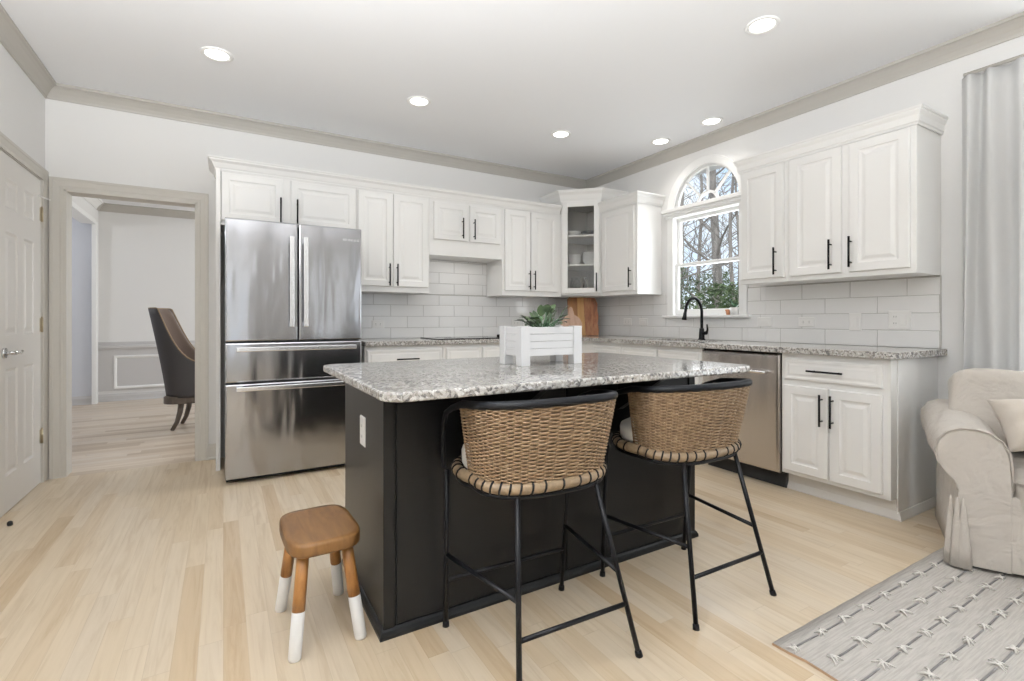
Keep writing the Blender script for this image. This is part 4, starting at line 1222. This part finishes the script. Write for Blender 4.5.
pts += [Vector((-.268, .185, .580)), Vector((-.270, .185, .66)), Vector((-.271, .180, .73)), Vector((-.271, .155, .778)), Vector((-.270, .10, .803))]
for k in range(0, 41):
    phi = math.radians(178) + math.radians(184) * k / 40
    p = stool_shell(phi, 1.0); p.z += .008; pts.append(p)
pts += [Vector((.270, .10, .803)), Vector((.271, .155, .778)), Vector((.271, .180, .73)), Vector((.270, .185, .66)), Vector((.268, .185, .580))]
rr = [.0085] * 3 + [.009, .0105] + [.0135] * 41 + [.0105, .009] + [.0085] * 3
b.tube(pts, rr, 12); b.build('top_rail', bs, local=True)
ring = []
for k in range(72):
    phi = 2 * PI * k / 72; x, y = sup(phi, 1.0, 1.0, 2.7); x *= .236 + .044 * max(0, y) ** .6; y *= .150 if y < 0 else .212
    ring.append(Vector((x, y, zb(y))))
b = MB(M_wrap, M_black); b.tube([p + Vector((0, 0, .016)) for p in ring], .019, 10, closed=True)
for k in range(0, 72):
    p = ring[k] + Vector((0, 0, .016)); tg = (ring[(k + 1) % 72] - ring[k - 1]).normalized(); nr = Vector((tg.y, -tg.x, 0)).normalized()
    if k % 2 == 0:
        b.tube([p + (nr * math.cos(a) + Vector((0, 0, 1)) * math.sin(a)) * .0195 + tg * .004 * math.sin(a) for a in [2 * PI * j / 10 for j in range(10)]], .0036, 5, 1, closed=True)
b.build('seat_rim', bs, local=True)
b = MB(M_wrap); b.loops([[Vector((p.x * .95, p.y * .95, zb(p.y) + z)) for p in ring] for z in (.008, .020)], 0); b.build('seat_base', bs, local=True)
b = MB(M_cush)
lp = []
for s, z in ((.80, .022), (.91, .025), (.935, .036), (.940, .072), (.925, .084), (.88, .090), (.60, .092), (.3, .092)):
    lp.append([Vector((p.x * s, p.y * s + .004, zb(p.y) + z)) for p in ring])
b.loops(lp, 0, smooth=True); b.build('cushion', bs, local=True)
b = MB(M_black); b.tube([p + Vector((0, 0, -.010)) for p in ring], .0085, 8, closed=True); b.build('seat_ring', bs, local=True)
FT = {}
for nm, top, ft in (('fl', (-.262, .170), (-.250, .212)), ('fr', (.262, .170), (.250, .212)), ('bl', (-.150, -.135), (-.200, -.236)), ('br', (.150, -.135), (.250, -.236))):
    T = Vector((top[0], top[1], zb(top[1]) - .008)); Fo = Vector((ft[0], ft[1], 0)); FT[nm] = (T, Fo)
    b = MB(M_black); b.tube([T, Fo + (T - Fo) * .03], .0088, 10); b.tube([Fo + (T - Fo) * .035, Fo + (T - Fo) * .028, Fo], [.0095, .0115, .0125], 12); b.build('leg', bs, local=True)
def onleg(nm, z):
    T, Fo = FT[nm]; return Fo + (T - Fo) * (z / T.z)
for a, c, z in (('fl', 'bl', .267), ('fr', 'br', .267), ('fl', 'fr', .172), ('bl', 'br', .165)):
    b = MB(M_black); b.tube([onleg(a, z), onleg(c, z)], .0078, 10); b.build('stretcher', bs, local=True)
b2 = copy_tree(bs); b2.location = (1.655, 1.398, 0); b2.rotation_euler = (0, 0, math.radians(-1.0)); b2['label'] = 'woven rattan bar stool with black metal legs, farther one nearest the dishwasher'
bs.rotation_euler = (0, 0, math.radians(-2.0))

# ------------------------------------------------------------------ wooden step stool
ws = thing('step_stool', (.300, 1.880, 0), 'small honey wood stool with white-dipped legs beside the island', 'stool')
b = MB(M_stool)
ol = []
for k in range(56):
    phi = 2 * PI * k / 56; x, y = sup(phi, .122, .172, 4.2); ol.append((x, y))
lp = []
for s, z in ((.90, .318), (.975, .320), (.995, .325), (1.0, .332), (1.0, .352), (.993, .359), (.972, .363), (.85, .3625), (.5, .361), (.2, .3605)):
    lp.append([Vector((x * s, y * s, z)) for x, y in ol])
b.loops(lp, 0, smooth=True); b.build('seat', ws, local=True)
for sx, sy in ((-1, -1), (1, -1), (1, 1), (-1, 1)):
    T = Vector((sx * .070, sy * .105, .325)); Fo = Vector((sx * .106, sy * .160, 0)); dip = Fo + (T - Fo) * .43
    b = MB(M_stoolleg); b.tube([dip, Fo + (T - Fo) * .7, T], [.0205, .0205, .020], 16); lg = b.build('leg', ws, local=True)
    b = MB(M_dip); b.tube([Fo, Fo + Vector((0, 0, .006)), dip, dip + (T - Fo) * .001], [.0185, .0205, .0213, .0208], 16); b.build('painted_foot', lg, local=True)
ws.rotation_euler = (0, 0, math.radians(2))

# ------------------------------------------------------------------ slipcovered armchair
AC = thing('armchair', (2.795, .880, .009), 'cream slipcovered armchair with rolled arms by the curtain', 'armchair', rz=math.radians(-65.5))
FS = Fr((0, 0, 0), (1, 0, 0), (0, 1, 0))      # local: x across, y back, z up
AW, AD = .84, .66
def arm_prof(mir):
    P = [(.055, .02), (.058, .15), (.066, .30), (.070, .37), (.055, .415), (.018, .455), (-.012, .50), (-.022, .55), (-.012, .60), (.022, .640), (.075, .662), (.135, .664), (.195, .650), (.240, .615), (.265, .565), (.272, .50), (.276, .40), (.278, .20), (.278, .02)]
    P = [((x + .022) * .84 - .063, z * .925) for x, z in P]
    return [((AW - x) if mir else x, z) for x, z in P]
def wob(v, s=1.0):
    return Vector((math.sin(v.z * 19 + v.y * 9) * .004, math.sin(v.x * 17 + v.z * 13) * .003, math.sin(v.y * 15 + v.x * 11) * .004)) * s
for mir in (False, True):
    b = MB(M_slip); P = arm_prof(mir)
    lp = []
    cx_ = sum(p[0] for p in P) / len(P); cz_ = sum(p[1] for p in P) / len(P)
    for k, (s, y) in enumerate([(.94, 0.0), (.985, .004), (1.0, .014)] + [(1.0, .014 + .62 * i / 10) for i in range(1, 11)] + [(.97, .650)]):
        fl = .02 * max(0, y) 
        lp.append([Vector((cx_ + (p[0] - cx_) * s, y, (cz_ + (p[1] - cz_) * s) * (1 + .075 * max(0, y) / .6 * max(0, min(1, (p[1] - .3) / .2))) if p[1] > .03 else p[1])) + (wob(Vector((p[0], y, p[1]))) if p[1] > .03 and .01 < y else Vector()) for p in P])
    b.loops(lp, 0, smooth=True); ar = b.build('arm', AC, local=True)
    b = MB(M_piping); b.tube([Vector((x, -.001, z)) for x, z in P if z > .34], .0045, 6); pp = b.build('piping', ar, local=True); pp['label'] = 'darker taupe piping along the arm front'
b = MB(M_slip)   # base front with skirt, rails
b.box(.15, AW - .15, .002, .60, .02, .34, 0, .006)
lp = []
for z, o in ((.018, .018), (.10, .013), (.2, .008), (.29, .002)):
    lp.append([Vector((.0 + AW * i / 40, -.004 - o + .003 * math.sin(i * .9) * (1 if z < .25 else .2), z)) for i in range(41)] + [Vector((AW, .02, z)), Vector((0, .02, z))])
b.build('seat_base', AC, local=True)
for x0 in (.004, AW - .004):    # corner kick pleats of the skirt
    sgn = 1 if x0 < .4 else -1
    b = MB(M_slip)
    for dx, dy in ((-.012, .018), (.006, -.004), (.026, -.008)):
        lp = []
        for z, wd, pu in ((.012, .028, .016), (.10, .022, .011), (.20, .014, .005), (.29, .005, .001), (.31, .002, .0)):
            cx0 = x0 + sgn * (dx) ; cy0 = dy - pu
            lp.append([Vector((cx0 + sgn * wd * math.cos(a), cy0 + wd * .5 * math.sin(a), z)) for a in [2 * PI * j / 12 for j in range(12)]])
        b.loops(lp, 0, smooth=True)
    b.build('skirt_pleat', AC, local=True)
b = MB(M_slip); b.pillow((AW / 2, .27, .352), (AW - .38) / 2 + .008, .30, .095, .32, 12, fn=lambda q: q + wob(q, 1.2)); sc_ = b.build('seat_cushion', AC, local=True)
b = MB(M_piping)
xa, xb = .182, AW - .182
b.tube([Vector((x, y, .408)) for x, y in rounded([(xa, -.025), (xb, -.025), (xb, .45), (xa, .45)], .05)], .0045, 6, closed=True); b.build('piping', sc_, local=True)
b = MB(M_slip)
Mx = Matrix.Rotation(math.radians(-9), 4, 'X')
b.pillow((AW / 2, .575, .43), AW / 2 - .10, .085, .385, .34, 14, M=Mx, fn=lambda q: q + wob(q, 1.0)); b.build('back', AC, local=True)
b = MB(M_slip); b.pillow((AW / 2 - .0, .455, .655), AW / 2 - .035, .105, .185, .32, 16, M=Matrix.Rotation(math.radians(-13), 4, 'X'), fn=lambda q: q + wob(q, 1.8)); bc = b.build('back_cushion', AC, local=True)
pc = MB(M_pillow)
Mp = Matrix.Rotation(math.radians(14), 4, 'Z') @ Matrix.Rotation(math.radians(-28), 4, 'X') @ Matrix.Rotation(math.radians(-7), 4, 'Y')
npl = 22
for sg_ in (1, -1):
    g_ = []
    for i in range(npl + 1):
        r_ = []
        for j in range(npl + 1):
            u_, v_ = -1 + 2 * i / npl, -1 + 2 * j / npl
            th = .085 * max(0, (1 - u_ ** 4) * (1 - v_ ** 4)) ** .55 + .003
            q = Vector((.20 * u_ * (1 - .09 * (1 - v_ * v_)), sg_ * th, .118 * v_ * (1 - .11 * (1 - u_ * u_))))
            q.y += .006 * math.sin(u_ * 7 + v_ * 4) * (1 - abs(u_)) + .004 * math.sin(v_ * 9 - u_ * 3)
            r_.append(pc.v(Mp @ q))
        g_.append(r_)
    for i in range(npl):
        for j in range(npl): pc.face([g_[i][j], g_[i + 1][j], g_[i + 1][j + 1], g_[i][j + 1]], 0, True)
    if sg_ == 1: g0_ = g_
bd = lambda g: [g[i][0] for i in range(npl + 1)] + [g[npl][j] for j in range(1, npl + 1)] + [g[i][npl] for i in range(npl - 1, -1, -1)] + [g[0][j] for j in range(npl - 1, 0, -1)]
e0, e1 = bd(g0_), bd(g_)
for i in range(len(e0)): pc.face([e0[i], e0[(i + 1) % len(e0)], e1[(i + 1) % len(e0)], e1[i]], 0, True)
pc = pc.build('throw_pillow', local=True)
_R = Matrix.Rotation(AC.rotation_euler.z, 4, 'Z')
pc.location = Vector(AC.location) + _R @ Vector((.345, .155, .520)); pc.rotation_euler = AC.rotation_euler
tag(pc, 'small beige throw pillow resting on the armchair seat', 'pillow')

# ------------------------------------------------------------------ rug
rg = MB(M_rug, M_rugdash, M_tuft, M_rugedge)
RX0, RX1, RY0, RY1, RT = 1.612, 4.1, -1.1, .980, .009
nx, ny = 60, 40
gr_ = [[None] * (ny + 1) for _ in range(nx + 1)]
for i in range(nx + 1):
    for j in range(ny + 1):
        x = RX0 + (RX1 - RX0) * i / nx; y = RY0 + (RY1 - RY0) * j / ny
        if i == 0: x += .006 * math.sin(j * 1.7) + .004 * math.sin(j * .6)
        gr_[i][j] = rg.v((x, y, RT + .0012 * math.sin(i * 1.3) * math.sin(j * 2.1)))
for i in range(nx):
    for j in range(ny):
        rg.face([gr_[i][j], gr_[i + 1][j], gr_[i + 1][j + 1], gr_[i][j + 1]], 0, True)
edge = [gr_[i][0] for i in range(nx + 1)] + [gr_[nx][j] for j in range(1, ny + 1)] + [gr_[i][ny] for i in range(nx - 1, -1, -1)] + [gr_[0][j] for j in range(ny - 1, 0, -1)]
low = [rg.v((v.co.x, v.co.y, .0005)) for v in edge]
for i in range(len(edge)):
    j = (i + 1) % len(edge); rg.face([edge[i], edge[j], low[j], low[i]], 3)
rg.face(low[::-1], 0)
r2 = random.Random(11)
pitch, tp = .092, .155
row = 0; y = RY1 - .055
while y > RY0 + .03:
    x = RX0 + .02 + (row % 2) * tp * .45 + r2.uniform(-.02, .02)
    yy = lambda q: y + .003 * math.sin(q * 9 + row)
    while x < RX1 - .05:
        for k in range(4):
            a = r2.uniform(.35, 1.25) * (1 if k % 2 else -1) + r2.uniform(-.2, .2); ln = r2.uniform(.014, .032)
            dx, dy = math.cos(a) * ln, math.sin(a) * ln; ox = r2.uniform(-.012, .012)
            rg.tube([(x + ox - dx, y - dy, RT + .001), (x + ox - dx * .3, y - dy * .3, RT + .008), (x + ox + dx * .4, y + dy * .4, RT + .0075), (x + ox + dx, y + dy, RT + .001)], [.0016, .0033, .0033, .0016], 5, 2)
        xn = x + tp * r2.uniform(.9, 1.1)
        rg.tube([(q, yy(q), RT + .0015) for q in [x + .022 + (xn - x - .046) * k / 4 for k in range(5)]], .0036, 5, 1, flat=.6)
        x = xn
    y -= pitch; row += 1
tag(rg.build('rug'), 'pale grey woven rug with ivory tufts and dark dashes', 'rug')

# ------------------------------------------------------------------ curtain and rod
cu = MB(M_curtain)
ny_, nz_ = 150, 26
CY0, CY1, CZ0, CZ1 = .79, 1.115, .03, 2.475
lpA = []
for j in range(nz_ + 1):
    z = CZ0 + (CZ1 - CZ0) * j / nz_; g = 1 - j / nz_
    rw = []
    for i in range(ny_ + 1):
        q = i / ny_; y = CY0 + (CY1 - CY0) * q * (1 + .0 * g) + .018 * g * math.sin(q * 9 + 1)
        ph = q * 2 * PI * 3.1 + .5 * math.sin(q * 5 + z * .8) + .35 * math.sin(z * 1.7 + q * 12)
        x = 3.634 + (.026 + .010 * g) * math.sin(ph) + .008 * math.sin(2 * ph + 1.0 + z) * g
        rw.append(Vector((x, y, z)))
    lpA.append(rw)
rowsA = [[cu.v(p) for p in rw] for rw in lpA]; rowsB = [[cu.v(p + Vector((.0025, 0, 0))) for p in rw] for rw in lpA]
for R_ in (rowsA, rowsB):
    for a, c2 in zip(R_, R_[1:]):
        for i in range(ny_): cu.face([a[i], a[i + 1], c2[i + 1], c2[i]], 0, True)
for k in range(nz_):
    for i in (0, ny_): cu.face([rowsA[k][i], rowsA[k + 1][i], rowsB[k + 1][i], rowsB[k][i]], 0, True)
for i in range(ny_):
    for k in (0, nz_): cu.face([rowsA[k][i], rowsA[k][i + 1], rowsB[k][i + 1], rowsB[k][i]], 0, True)
tag(cu.build('curtain'), 'white linen curtain panel hanging beside the wall cabinets', 'curtain')
rod = thing('curtain_rod', (3.634, .2, 2.49), 'slim pale curtain rod at the top of the white curtain', 'curtain rod')
b = MB(M_casing); b.tube([(3.634, -1.6, 2.487), (3.634, 1.10, 2.487)], .010, 10); b.build('rod', rod)
b = MB(M_casing); b.box(3.634, 3.709, 1.00, 1.02, 2.478, 2.496, 0, .002); b.build('bracket', rod)

# ------------------------------------------------------------------ sill pots
b = MB(M_terra, M_soil); c = (3.700, 2.648, WZ0 + .006); b.lathe(c, [(.015, 0), (.021, .034), (.024, .035), (.024, .046), (.020, .046), (.019, .038)], 18, 0, caps=False); b.lathe(c, [(.019, .038), (.0005, .039)], 18, 1); b.lathe(c, [(.015, 0), (.0005, .0005)], 18)
tag(b.build('terracotta_pot'), 'tiny terracotta pot on the window sill', 'pot')
sp = thing('sill_plant', (3.690, 2.582, WZ0 + .006), 'small green plant in a white pot on the window sill', 'plant')
b = MB(M_ceramic, M_soil); c = (3.690, 2.582, WZ0 + .006); b.lathe(c, [(.028, 0), (.034, .004), (.037, .062), (.034, .062), (.032, .052)], 22, 0, caps=False); b.lathe(c, [(.032, .052), (.0005, .054)], 22, 1); b.lathe(c, [(.028, 0), (.0005, .0005)], 22); b.build('pot', sp)
b = MB(M_succ)
for k in range(16):
    a = k * 2.4; el = .6 + .6 * (k % 4) / 4
    leaf(b, (c[0], c[1], c[2] + .05), (math.cos(a) * math.cos(el), math.sin(a) * math.cos(el), math.sin(el)), .06 + .022 * (k % 3), .020, .1)
b.build('leaves', sp)

# ------------------------------------------------------------------ dining chair beyond the doorway
dc = thing('dining_chair', (-.245, 6.02, 0), 'dark wingback dining chair with curved back seen through the doorway', 'chair', rz=math.radians(-100))
def shell(phi, t, off):
    # phi 0 = back centre; local +y is forward
    n = 2.7; c, s = math.sin(phi), -math.cos(phi)
    x = math.copysign(abs(c) ** (2 / n), c) * (.27 - off); y = math.copysign(abs(s) ** (2 / n), s) * (.24 - off)
    if s > 0: y = s * .48
    t_ = max(0, y + .150); top = 1.21 if t_ <= 0 else .655 + .555 * math.exp(-(t_ / .085) ** 1.1)
    z = .33 + (top - .33) * t
    lean_ = .16 * max(0, (z - .33) / .9) ** 1.15 * (.55 + .45 * math.cos(phi))
    return Vector((x, y - lean_ - .0, z))
def shellmesh(off, mt, name, o2):
    b = MB(mt); n = 40; m = 14
    A = [[b.v(shell(-2.0 + 4.0 * i / n, j / m, off)) for i in range(n + 1)] for j in range(m + 1)]
    Bv = [[b.v(shell(-2.0 + 4.0 * i / n, j / m, o2) ) for i in range(n + 1)] for j in range(m + 1)]
    for R_ in (A, Bv):
        for a, c2 in zip(R_, R_[1:]):
            for i in range(n): b.face([a[i], a[i + 1], c2[i + 1], c2[i]], 0, True)
    for i in range(n):
        b.face([A[m][i], A[m][i + 1], Bv[m][i + 1], Bv[m][i]], 0, True); b.face([A[0][i], A[0][i + 1], Bv[0][i + 1], Bv[0][i]], 0, True)
    for j in range(m):
        for i in (0, n): b.face([A[j][i], A[j + 1][i], Bv[j + 1][i], Bv[j][i]], 0, True)
    return b.build(name, dc, local=True)
bk = shellmesh(0, M_leather, 'back', .016); bk['label'] = 'dark leather outer back'
bi = shellmesh(.0165, M_brown, 'inner_back', .055); bi['label'] = 'brown upholstered inner back'
b = MB(M_nail); b.tube([shell(-2.0 + 4.0 * i / 60, 1.0, .006) + Vector((0, 0, .004)) for i in range(61)], .007, 6); b.build('nailhead_trim', dc, local=True)
b = MB(M_brown); b.pillow((0, .06, .42), .215, .27, .075, .4, 10); b.build('seat', dc, local=True)
b = MB(M_darkwood); b.prism([(x, y) for x, y in rounded([(-.27, -.24), (.27, -.24), (.25, .33), (-.25, .33)], .08)], Fr((0, 0, 0), (1, 0, 0), (0, 0, 1)), 0, .01) if False else None
slab(b, rounded([(-.265, -.235), (.265, -.235), (.25, .33), (-.25, .33)], .09), .27, .345, .008); b.build('frame', dc, local=True)
for sx in (-1, 1):
    b = MB(M_darkwood); b.tube([(sx * .16, -.09, .29), (sx * .165, -.10, .18), (sx * .17, -.125, .08), (sx * .175, -.165, 0)], [.028, .025, .021, .018], 10); b.build('leg', dc, local=True)
    b = MB(M_darkwood); b.tube([(sx * .20, .27, .29), (sx * .205, .28, .15), (sx * .21, .285, 0)], [.027, .023, .017], 10); b.build('leg', dc, local=True)

# ------------------------------------------------------------------ outdoors beyond the kitchen window
b = MB(M_ground); b.box(4.9, 40, -10, 45, -1.1, -.9); struct(b.build('ground', origin=(10, 10, -1)))
def branch(bm, p, d, ln, r, lvl, rg_):
    n = 5; pts = [Vector(p)]; dd = Vector(d).normalized()
    for k in range(n):
        dd = (dd + Vector((rg_.uniform(-.14, .14), rg_.uniform(-.14, .14), rg_.uniform(-.04, .10)))).normalized()
        pts.append(pts[-1] + dd * ln / n)
    rs = [r * (1 - .55 * k / n) for k in range(n + 1)]
    bm.tube(pts, rs, 6 if lvl > 1 else 4)
    if lvl <= 0: return
    for k in range(4 if lvl > 1 else 3):
        t = rg_.uniform(.25, 1.0); i = min(n - 1, int(t * n)); q = pts[i] + (pts[i + 1] - pts[i]) * (t * n - i)
        a = rg_.uniform(0, 2 * PI); nd_ = (dd * .75 + Vector((math.cos(a), math.sin(a), rg_.uniform(.0, .6))) * .85).normalized()
        branch(bm, q, nd_, ln * rg_.uniform(.45, .7), max(.006, rs[i] * .55), lvl - 1, rg_)
TREES = [(10.6, 7.95, .135, 8.5, 'thick bare tree trunk in the middle of the window view'), (8.9, 6.25, .05, 6.5, 'slim bare tree leaning at the right side of the window view'),
         (11.5, 9.75, .07, 8, 'bare grey tree at the left side of the window view'), (14.5, 11.5, .08, 9, 'thin distant bare tree left of the thick trunk outside'),
         (16, 13.6, .09, 9, 'distant bare tree at far left of the window view'), (14.6, 10.1, .065, 8, 'distant bare tree just right of the thick trunk outside'), (8.0, 6.9, .032, 5.0, 'young bare sapling close outside the window')]
for k, (x, y, r, h, lb) in enumerate(TREES):
    rg_ = random.Random(20 + k); b = MB(M_bark)
    pts = [Vector((x + .05 * math.sin(j * .9 + k) * (j > 0), y + .05 * math.cos(j * 1.1 + k) * (j > 0), -.95 + h * j / 8)) for j in range(9)]
    b.tube(pts, [r * (1.1 - .75 * j / 8) for j in range(9)], 8)
    for q in range(15):
        t = rg_.uniform(.22, .98); j = min(7, int(t * 8)); p = pts[j].lerp(pts[j + 1], t * 8 - j); a = rg_.uniform(0, 2 * PI)
        branch(b, p, (math.cos(a), math.sin(a), rg_.uniform(.25, .9)), rg_.uniform(1.3, 2.6) * (1.2 - .5 * t), max(.012, r * .26 * (1.2 - .7 * t)), 2, rg_)
    tag(b.build('bare_tree'), lb, 'tree', 'bare trees outside the kitchen window')
BUSH = [(8.3, 7.25, .72, 2.2, 'tall evergreen shrub left of the trunk outside the window'), (9.6, 9.15, .85, 2.0, 'evergreen shrub at the left edge of the window view'), (10.2, 6.75, .85, 1.9, 'evergreen shrub right of the trunk outside the window'),
        (12.6, 9.4, 1.1, 2.5, 'farther evergreen shrub behind the thick trunk outside'), (7.4, 5.45, .62, 1.7, 'evergreen shrub at the right edge of the window view')]
for k, (x, y, r, h, lb) in enumerate(BUSH):
    rb = random.Random(50 + k); b = MB(M_bush)
    for q in range(5200):
        u = rb.random(); a = rb.uniform(0, 2 * PI); z = rb.uniform(0, 1)
        rr_ = r * math.sqrt(max(.02, 1 - (2 * z - .8) ** 2 / 1.6)) * (rb.random() ** .4) * (1 + .2 * math.sin(a * 3 + z * 7))
        p = Vector((x + rr_ * math.cos(a), y + rr_ * math.sin(a), -.95 + (h + .95) * z + rb.uniform(-.05, .05)))
        d = Vector((rb.uniform(-1, 1), rb.uniform(-1, 1), rb.uniform(-.6, .9))).normalized(); s_ = d.cross(Vector((rb.uniform(-1, 1), rb.uniform(-1, 1), rb.uniform(-1, 1)))).normalized()
        ln = rb.uniform(.045, .085); wd = ln * .28
        b.face([b.v(p), b.v(p + d * ln * .5 + s_ * wd), b.v(p + d * ln), b.v(p + d * ln * .5 - s_ * wd)])
    b.tube([(x, y, -.95), (x, y, h * .6)], .04, 6)
    tag(b.build('evergreen_shrub'), lb, 'shrub', 'evergreen shrubs outside the kitchen window')
